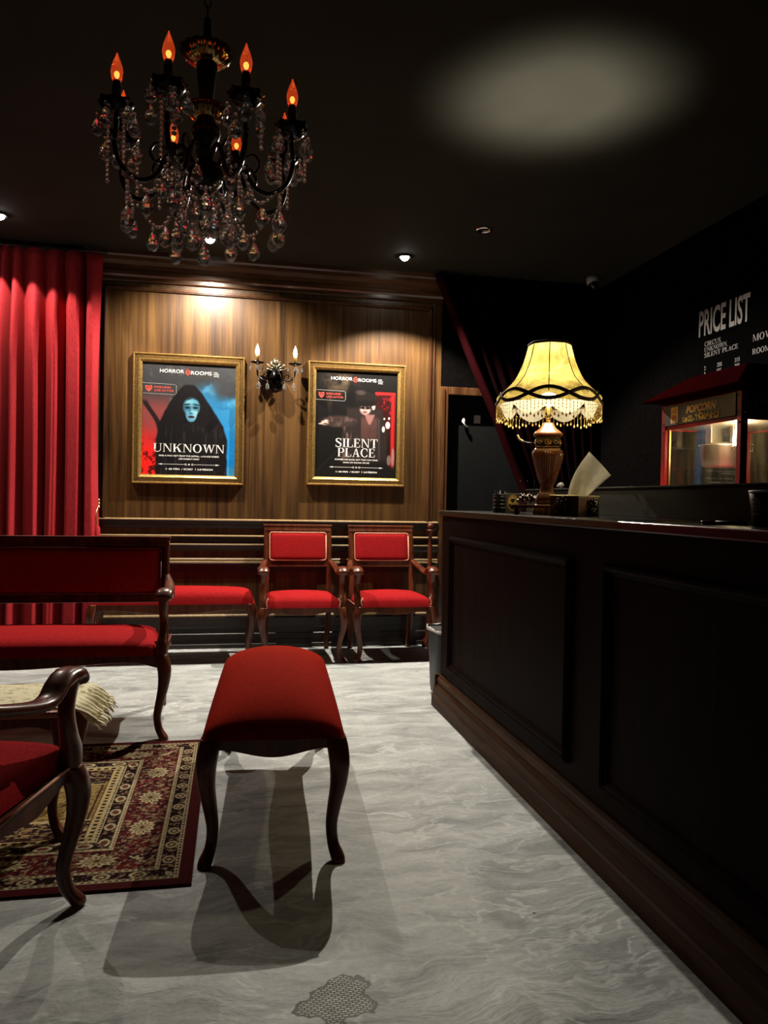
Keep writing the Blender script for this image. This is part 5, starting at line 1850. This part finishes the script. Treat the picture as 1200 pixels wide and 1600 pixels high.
t = thing('paper_cup', 'black paper cup with white rim and blue stripe on the near end of the countertop', 'cup', (1.365, 1.755, CTOP))
MB().lathe([(.028, .0005), (.030, .002), (.0405, .088), (.038, .090), (.028, .006), (.001, .006)], n=32).build('cup', plain('black_card', (0.008, 0.008, 0.010), .4), t)
MB().lathe([(.0395, .0875), (.042, .0885), (.0425, .091), (.041, .0935), (.039, .092)], n=32, cap=False).build('rim', M['white'], t)
lab = MB()
tocam = atan2(-1.755, -1.365)


def on_cup(da, z, off=.0006):
    r = .030 + (.0405 - .030) * (z - .002) / .086 + off
    a = tocam + da
    return (r * cos(a), r * sin(a), z)


for qd in arc_strip(0, 0, 0, 2 * pi, (.40, .0165), (.30, .012), 24) + arc_strip(0, 0, .2, 2.4, (.22, .009), (.10, .004), 8) + arc_strip(0, 0, 3.4, 5.6, (.22, .009), (.10, .004), 8):
    lab.add([on_cup(-.72 + a, .058 + b) for a, b in qd], [(0, 1, 2, 3)])
for k in range(4):
    a0 = -.98 + .14 * k
    lab.add([on_cup(a0, .028), on_cup(a0 + .09, .028), on_cup(a0 + .09, .036), on_cup(a0, .036)], [(0, 1, 2, 3)])
lab.build('emblem', M['print_grey'], t)
st = MB()
for k in range(8):
    z0, z1 = .006 + .0095 * k, .006 + .0095 * (k + 1)
    st.add([on_cup(-.02, z0), on_cup(.12, z0), on_cup(.12, z1), on_cup(-.02, z1)], [(0, 1, 2, 3)])
st.build('stripe', plain('blue_print', (0.02, 0.07, 0.35), .4), t)

t = thing('marker_pen', 'dark marker pen with a red cap lying on the countertop near the paper cup', 'pen', (1.30, 1.83, CTOP + .0062), rad(-38))
MB().sweep([(-.022, 0, 0), (.055, 0, 0)], [(.006, .006)] * 2, n=12).build('barrel', M['black'], t)
MB().sweep([(-.058, 0, 0), (-.052, 0, 0), (-.022, 0, 0)], [(.0045, .0045), (.0062, .0062), (.0062, .0062)], n=12).build('cap', plain('red_plastic', (0.35, 0.02, 0.02), .3), t)


# ------------------------------------------------------------------ popcorn machine
def make_popcorn():
    X0, X1, Y0, Y1 = 1.97, 2.42, 2.685, 3.255
    zb, zg0, zg1, zs0, zs1 = .94, 1.06, 1.497, 1.512, 1.606
    root = thing('popcorn_machine', 'red popcorn machine with lit glass cabinet behind the counter', 'popcorn machine', (X0, Y0, zb))
    W, D = X1 - X0, Y1 - Y0                       # W along x, D along y
    q = lambda z: z - zb
    red = plain('red_enamel', (0.30, 0.010, 0.012), .35, spec=.25, noise=.08)
    red_d = plain('dark_red_enamel', (0.032, 0.0018, 0.0022), .9, spec=.0, noise=.08)
    MB().box(0, W, 0, D, .0005, q(zg0)).build('base', red, root, .004)
    for sx in (0, 1):
        for sy in (0, 1):
            x, y = sx * (W - .030), sy * (D - .030)
            MB().box(x, x + .030, y, y + .030, q(zg0), q(zs1) + .01).build('post', red, root, .003)
    hd = MB()
    hd.box(.004, W - .004, .004, D - .004, q(zs1) - .004, q(zs1) + .008)
    for (a, b, c, d) in ((.006, .016, .03, D - .03), (W - .016, W - .006, .03, D - .03), (.03, W - .03, .006, .016), (.03, W - .03, D - .016, D - .006)):
        hd.box(a, b, c, d, q(zg1), q(zs0) + .002)
    hd.build('head_frame', red, root, .002)
    # roof: hipped skirt with flat top
    rf = MB()
    z0, z1, z2 = q(1.628), q(1.634), q(1.735)
    o, i_ = .065, .085
    R = [[(-o, -o, z0), (W + o, -o, z0), (W + o, D + o, z0), (-o, D + o, z0)], [(-o, -o, z1), (W + o, -o, z1), (W + o, D + o, z1), (-o, D + o, z1)],
         [(i_, i_, z2), (W - i_, i_, z2), (W - i_, D - i_, z2), (i_, D - i_, z2)]]
    rf.rings(R, True, True, False)
    rf.build('roof', red_d, root, .003)
    MB().box(.0, W, .0, D, q(zs1) + .004, z0 + .004).build('fascia', red_d, root)
    sc_ = MB()
    for y in (.015, D - .015):
        for z in (q(zs0) + .012, q(zs1) - .016, q(zg1) - .01):
            sc_.sphere((-.001, y, z), .0045, 8, 5)
    for x in (.015,):
        for z in (q(zs0) + .012, q(zs1) - .016, q(zg1) - .01):
            sc_.sphere((x, -.001, z), .0045, 8, 5)
    sc_.build('screws', M['chrome'], root)
    # glass panes
    m, nt, b = new_mat('smeared_cabinet_glass')
    out = nt.nodes['Material Output']
    v = coords(nt, (30, 30, 4))
    n1 = N(nt, 'ShaderNodeTexNoise', i_Scale=1.4, i_Detail=6.0, i_Roughness=.7); nt.links.new(v, n1.inputs['Vector'])
    fac = ramp(nt, n1.outputs['Fac'], [(.45, (.002, .002, .002)), (.80, (.018, .018, .018))])
    tr = N(nt, 'ShaderNodeBsdfTransparent')
    gl = N(nt, 'ShaderNodeBsdfGlossy'); gl.inputs['Roughness'].default_value = .03
    df = N(nt, 'ShaderNodeBsdfTranslucent'); df.inputs[0].default_value = (.8, .7, .45, 1)
    m1 = N(nt, 'ShaderNodeMixShader'); m1.inputs[0].default_value = .05
    nt.links.new(tr.outputs[0], m1.inputs[1]); nt.links.new(gl.outputs[0], m1.inputs[2])
    m2 = N(nt, 'ShaderNodeMixShader'); nt.links.new(fac, m2.inputs[0]); nt.links.new(m1.outputs[0], m2.inputs[1]); nt.links.new(df.outputs[0], m2.inputs[2])
    nt.links.new(m2.outputs[0], out.inputs[0])
    for (a, b_, c, d) in ((.012, .016, .030, D - .030), (W - .016, W - .012, .030, D - .030), (.030, W - .030, .012, .016), (.030, W - .030, D - .016, D - .012)):
        MB().box(a, b_, c, d, q(zg0), q(zg1)).build('glass_pane', m, root)
    tm = MB()
    for y in (.034, D - .034):
        tm.box(.018, .026, y - .006, y + .006, q(zg0), q(zg1))
    for x in (.034, W - .034):
        tm.box(x - .006, x + .006, .018, .026, q(zg0), q(zg1))
    tm.build('glass_trim', M['brass'], root)
    # illuminated-looking sign on the customer side
    sg = MB().box(-.004, .004, .032, D - .032, q(zs0) + .002, q(zs1) - .002)
    so = sg.build('sign_panel', plain('dark_olive_sign', (0.035, 0.032, 0.018), .4), root)
    yl = plain('popcorn_yellow', (0.80, 0.52, 0.12), .5, noise=.2)
    og = plain('sign_orange', (0.62, 0.18, 0.04), .5)

    def sign_pt(s, z, off=.0048):                  # s runs left to right as seen from the customers
        return (-off, D - .032 - s * (D - .064), q(zs0) + z * (zs1 - zs0))
    cart = MB()
    cd = [(.10, .12), (.21, .12), (.21, .88), (.10, .88)]
    cart.add([sign_pt(a, b_, .0046) for a, b_ in cd], [(0, 1, 2, 3)])
    cart.build('cart_card', yl, so)
    cm = MB()
    for (a, b_, c, d) in ((.118, .195, .30, .46), (.128, .185, .46, .50), (.14, .147, .50, .62), (.17, .177, .50, .62), (.13, .187, .60, .66)):
        cm.add([sign_pt(s, z, .0052) for s, z in ((a, c), (b_, c), (b_, d), (a, d))], [(0, 1, 2, 3)])
    for cx_, cz_, ra, rb in ((.135, .24, .017, .09), (.178, .24, .017, .09), (.145, .72, .014, .06), (.163, .76, .016, .07), (.178, .70, .012, .05)):
        for qd in arc_strip(cx_, cz_, 0, 2 * pi, (ra, rb), (ra * .6, rb * .6), 14):
            cm.add([sign_pt(a, b_, .0052) for a, b_ in qd], [(0, 1, 2, 3)])
    cm.build('cart_drawing', og, so)
    for nm, mat_, off, bold in (('lettering_outline', og, .0046, .05), ('lettering', yl, .0054, .012)):
        lt = MB()
        v_, f_ = text_geo('POPCORN', .040, bold)
        x0 = min(p[0] for p in v_); x1 = max(p[0] for p in v_)
        wd_ = .40 * (D - .064)
        lt.add([(-off, D - .032 - .34 * (D - .064) - (p[0] - x0) / (x1 - x0) * wd_ - .22 * p[1], q(zs0) + .046 + p[1] * 1.05) for p in v_], f_)
        lt.build(nm, mat_, so)
    pk = MB()
    rng = random.Random(9)
    for k in range(90):
        s = rng.uniform(.29, .80)
        hmax = .30 - .0 - .12 * abs(s - .56) / .27
        z = .10 + rng.random() * hmax
        p = sign_pt(s, z, .0052)
        pk.sphere(p, rng.uniform(.0040, .0065), 6, 4, sx=.15)
    pk.build('popcorn_picture', yl, so)
    # blue sign on the near end
    s2 = MB().box(.032, W - .032, -.004, .004, q(zs0) + .002, q(zs1) - .002)
    s2o = s2.build('end_panel', plain('dark_blue_sign', (0.04, 0.11, 0.42), .4), root)
    bl = plain('pale_blue_print', (0.22, 0.34, 0.70), .5)
    cm = MB()
    cm.add([(x, -.0046, z) for x, z in ((.05, q(zs0) + .012), (.15, q(zs0) + .012), (.15, q(zs1) - .010), (.05, q(zs1) - .010))], [(0, 1, 2, 3)])
    cm.build('cart_card', bl, s2o)
    cm = MB()
    for (a, b_, c, d) in ((.068, .130, .030, .046), (.076, .124, .046, .050), (.080, .122, .062, .066)):
        cm.add([(s, -.0052, q(zs0) + z) for s, z in ((a, c), (b_, c), (b_, d), (a, d))], [(0, 1, 2, 3)])
    for cx_, cz_, ra in ((.08, .026, .009), (.116, .026, .009), (.092, .070, .007), (.104, .073, .008), (.114, .069, .006)):
        for qd in arc_strip(cx_, q(zs0) + cz_, 0, 2 * pi, (ra, ra), (ra * .6, ra * .6), 14):
            cm.add([(a, -.0052, b_) for a, b_ in qd], [(0, 1, 2, 3)])
    cm.build('cart_drawing', plain('navy_print', (0.01, 0.02, 0.08), .5), s2o)
    # kettle hanging from its bracket
    kx, ky = .185, .390
    kt = MB()
    kt.lathe([(.001, q(1.325)), (.070, q(1.325)), (.080, q(1.335)), (.088, q(1.415)), (.094, q(1.420)), (.094, q(1.426)), (.084, q(1.424)), (.076, q(1.345)), (.001, q(1.338))], (kx, ky, 0), 32)
    ko = kt.build('kettle', M['steel'], root)
    MB().lathe([(.001, q(1.438)), (.04, q(1.437)), (.084, q(1.427)), (.086, q(1.424))], (kx, ky, 0), 32).build('lid', M['steel'], ko)
    MB().tube(smooth_path([(kx, ky - .09, q(1.40)), (kx - .02, ky - .13, q(1.415)), (kx - .02, ky - .17, q(1.44)), (kx - .01, ky - .19, q(1.43))], 5), .005, 8).build('handle', M['steel'], ko)
    MB().box(kx - .028, kx + .028, ky + .03, ky + .075, q(1.43), q(1.508)).box(kx - .012, kx + .012, ky - .10, ky - .08, q(1.41), q(1.508)).build('hanger', M['steel'], root, .002)
    MB().box(.03, W - .03, .03, D - .03, q(zg1) + .004, q(zg1) + .010).build('cabinet_roof', M['steel'], root)
    # lamp tube and its light
    bx, by = .085, .130
    MB().lathe([(.001, q(1.400)), (.018, q(1.404)), (.024, q(1.425)), (.020, q(1.455)), (.013, q(1.475)), (.013, q(1.496))], (bx, by, 0), 18).build('lamp_bulb', emit('popcorn_lamp', (1.0, 0.82, 0.45), 30), root)
    ld = bpy.data.lights.new('cabinet_light', 'POINT')
    ld.energy = POPCORN_W; ld.color = (1.0, 0.80, 0.45); ld.shadow_soft_size = .03
    lo = bpy.data.objects.new('cabinet_light', ld); COL.objects.link(lo); lo.parent = root
    lo.location = (bx + .05, by + .05, q(1.42))


make_popcorn()


# ------------------------------------------------------------------ price list on the right wall
def make_prices():
    # local x runs towards the viewer, local -y faces the room
    root = thing('price_list', 'black price list board with pale lettering on the dark right hand wall', 'sign', (XR - .003, 4.62, 0), rad(-90))
    MB().box(-.06, 1.75, -.012, 0, 1.35, 2.50).build('board', plain('black_board', (0.0025, 0.0025, 0.0025), .95, spec=.0), root, .002)
    y = -.0128
    gy = lambda Y_: 4.62 - Y_
    mb = MB()
    put_text(mb, 'PRICE', gy(4.515), 2.252, .160, y, .02, width=.275)
    mb.build('heading_word', M['price_white'], root)
    mb = MB()
    put_text(mb, 'LIST', gy(4.205), 2.252, .160, y, .02, width=.190)
    mb.build('heading_word', M['price_white'], root)
    mb = MB()
    for k, s in enumerate(('CIRCUS,', 'UNKNOWN,', 'SILENT PLACE')):
        put_serif(mb, s, gy(4.450), 2.176 - .036 * k, .029, width=(.175, .235, .335)[k], y=y)
        mb.build('text_line', M['price_white'], root)
        mb = MB()
    put_serif(mb, 'MOVIE', gy(3.985), 2.116, .040, width=.20, y=y)
    mb.build('text_line', M['price_white'], root)
    mb = MB()
    put_serif(mb, 'ROOM', gy(3.985), 2.040, .033, width=.150, y=y)
    mb.build('text_line', M['price_white'], root)
    mb = MB()
    put_serif(mb, 'ROOM', gy(3.985), 1.935, .033, width=.150, y=y)
    put_text(mb, '2', gy(3.810), 1.935, .033, y)
    mb.build('text_line', M['price_white'], root)
    for r_, row in enumerate((('2', '205', '215'), ('3', '195', '205'))):
        mb = MB()
        for c_, s in enumerate(row):
            put_text(mb, s, gy((4.447, 4.315, 4.145)[c_]), 2.025 - .036 * r_, .024, y)
        mb.build('price_row', M['price_white'], root)


make_prices()
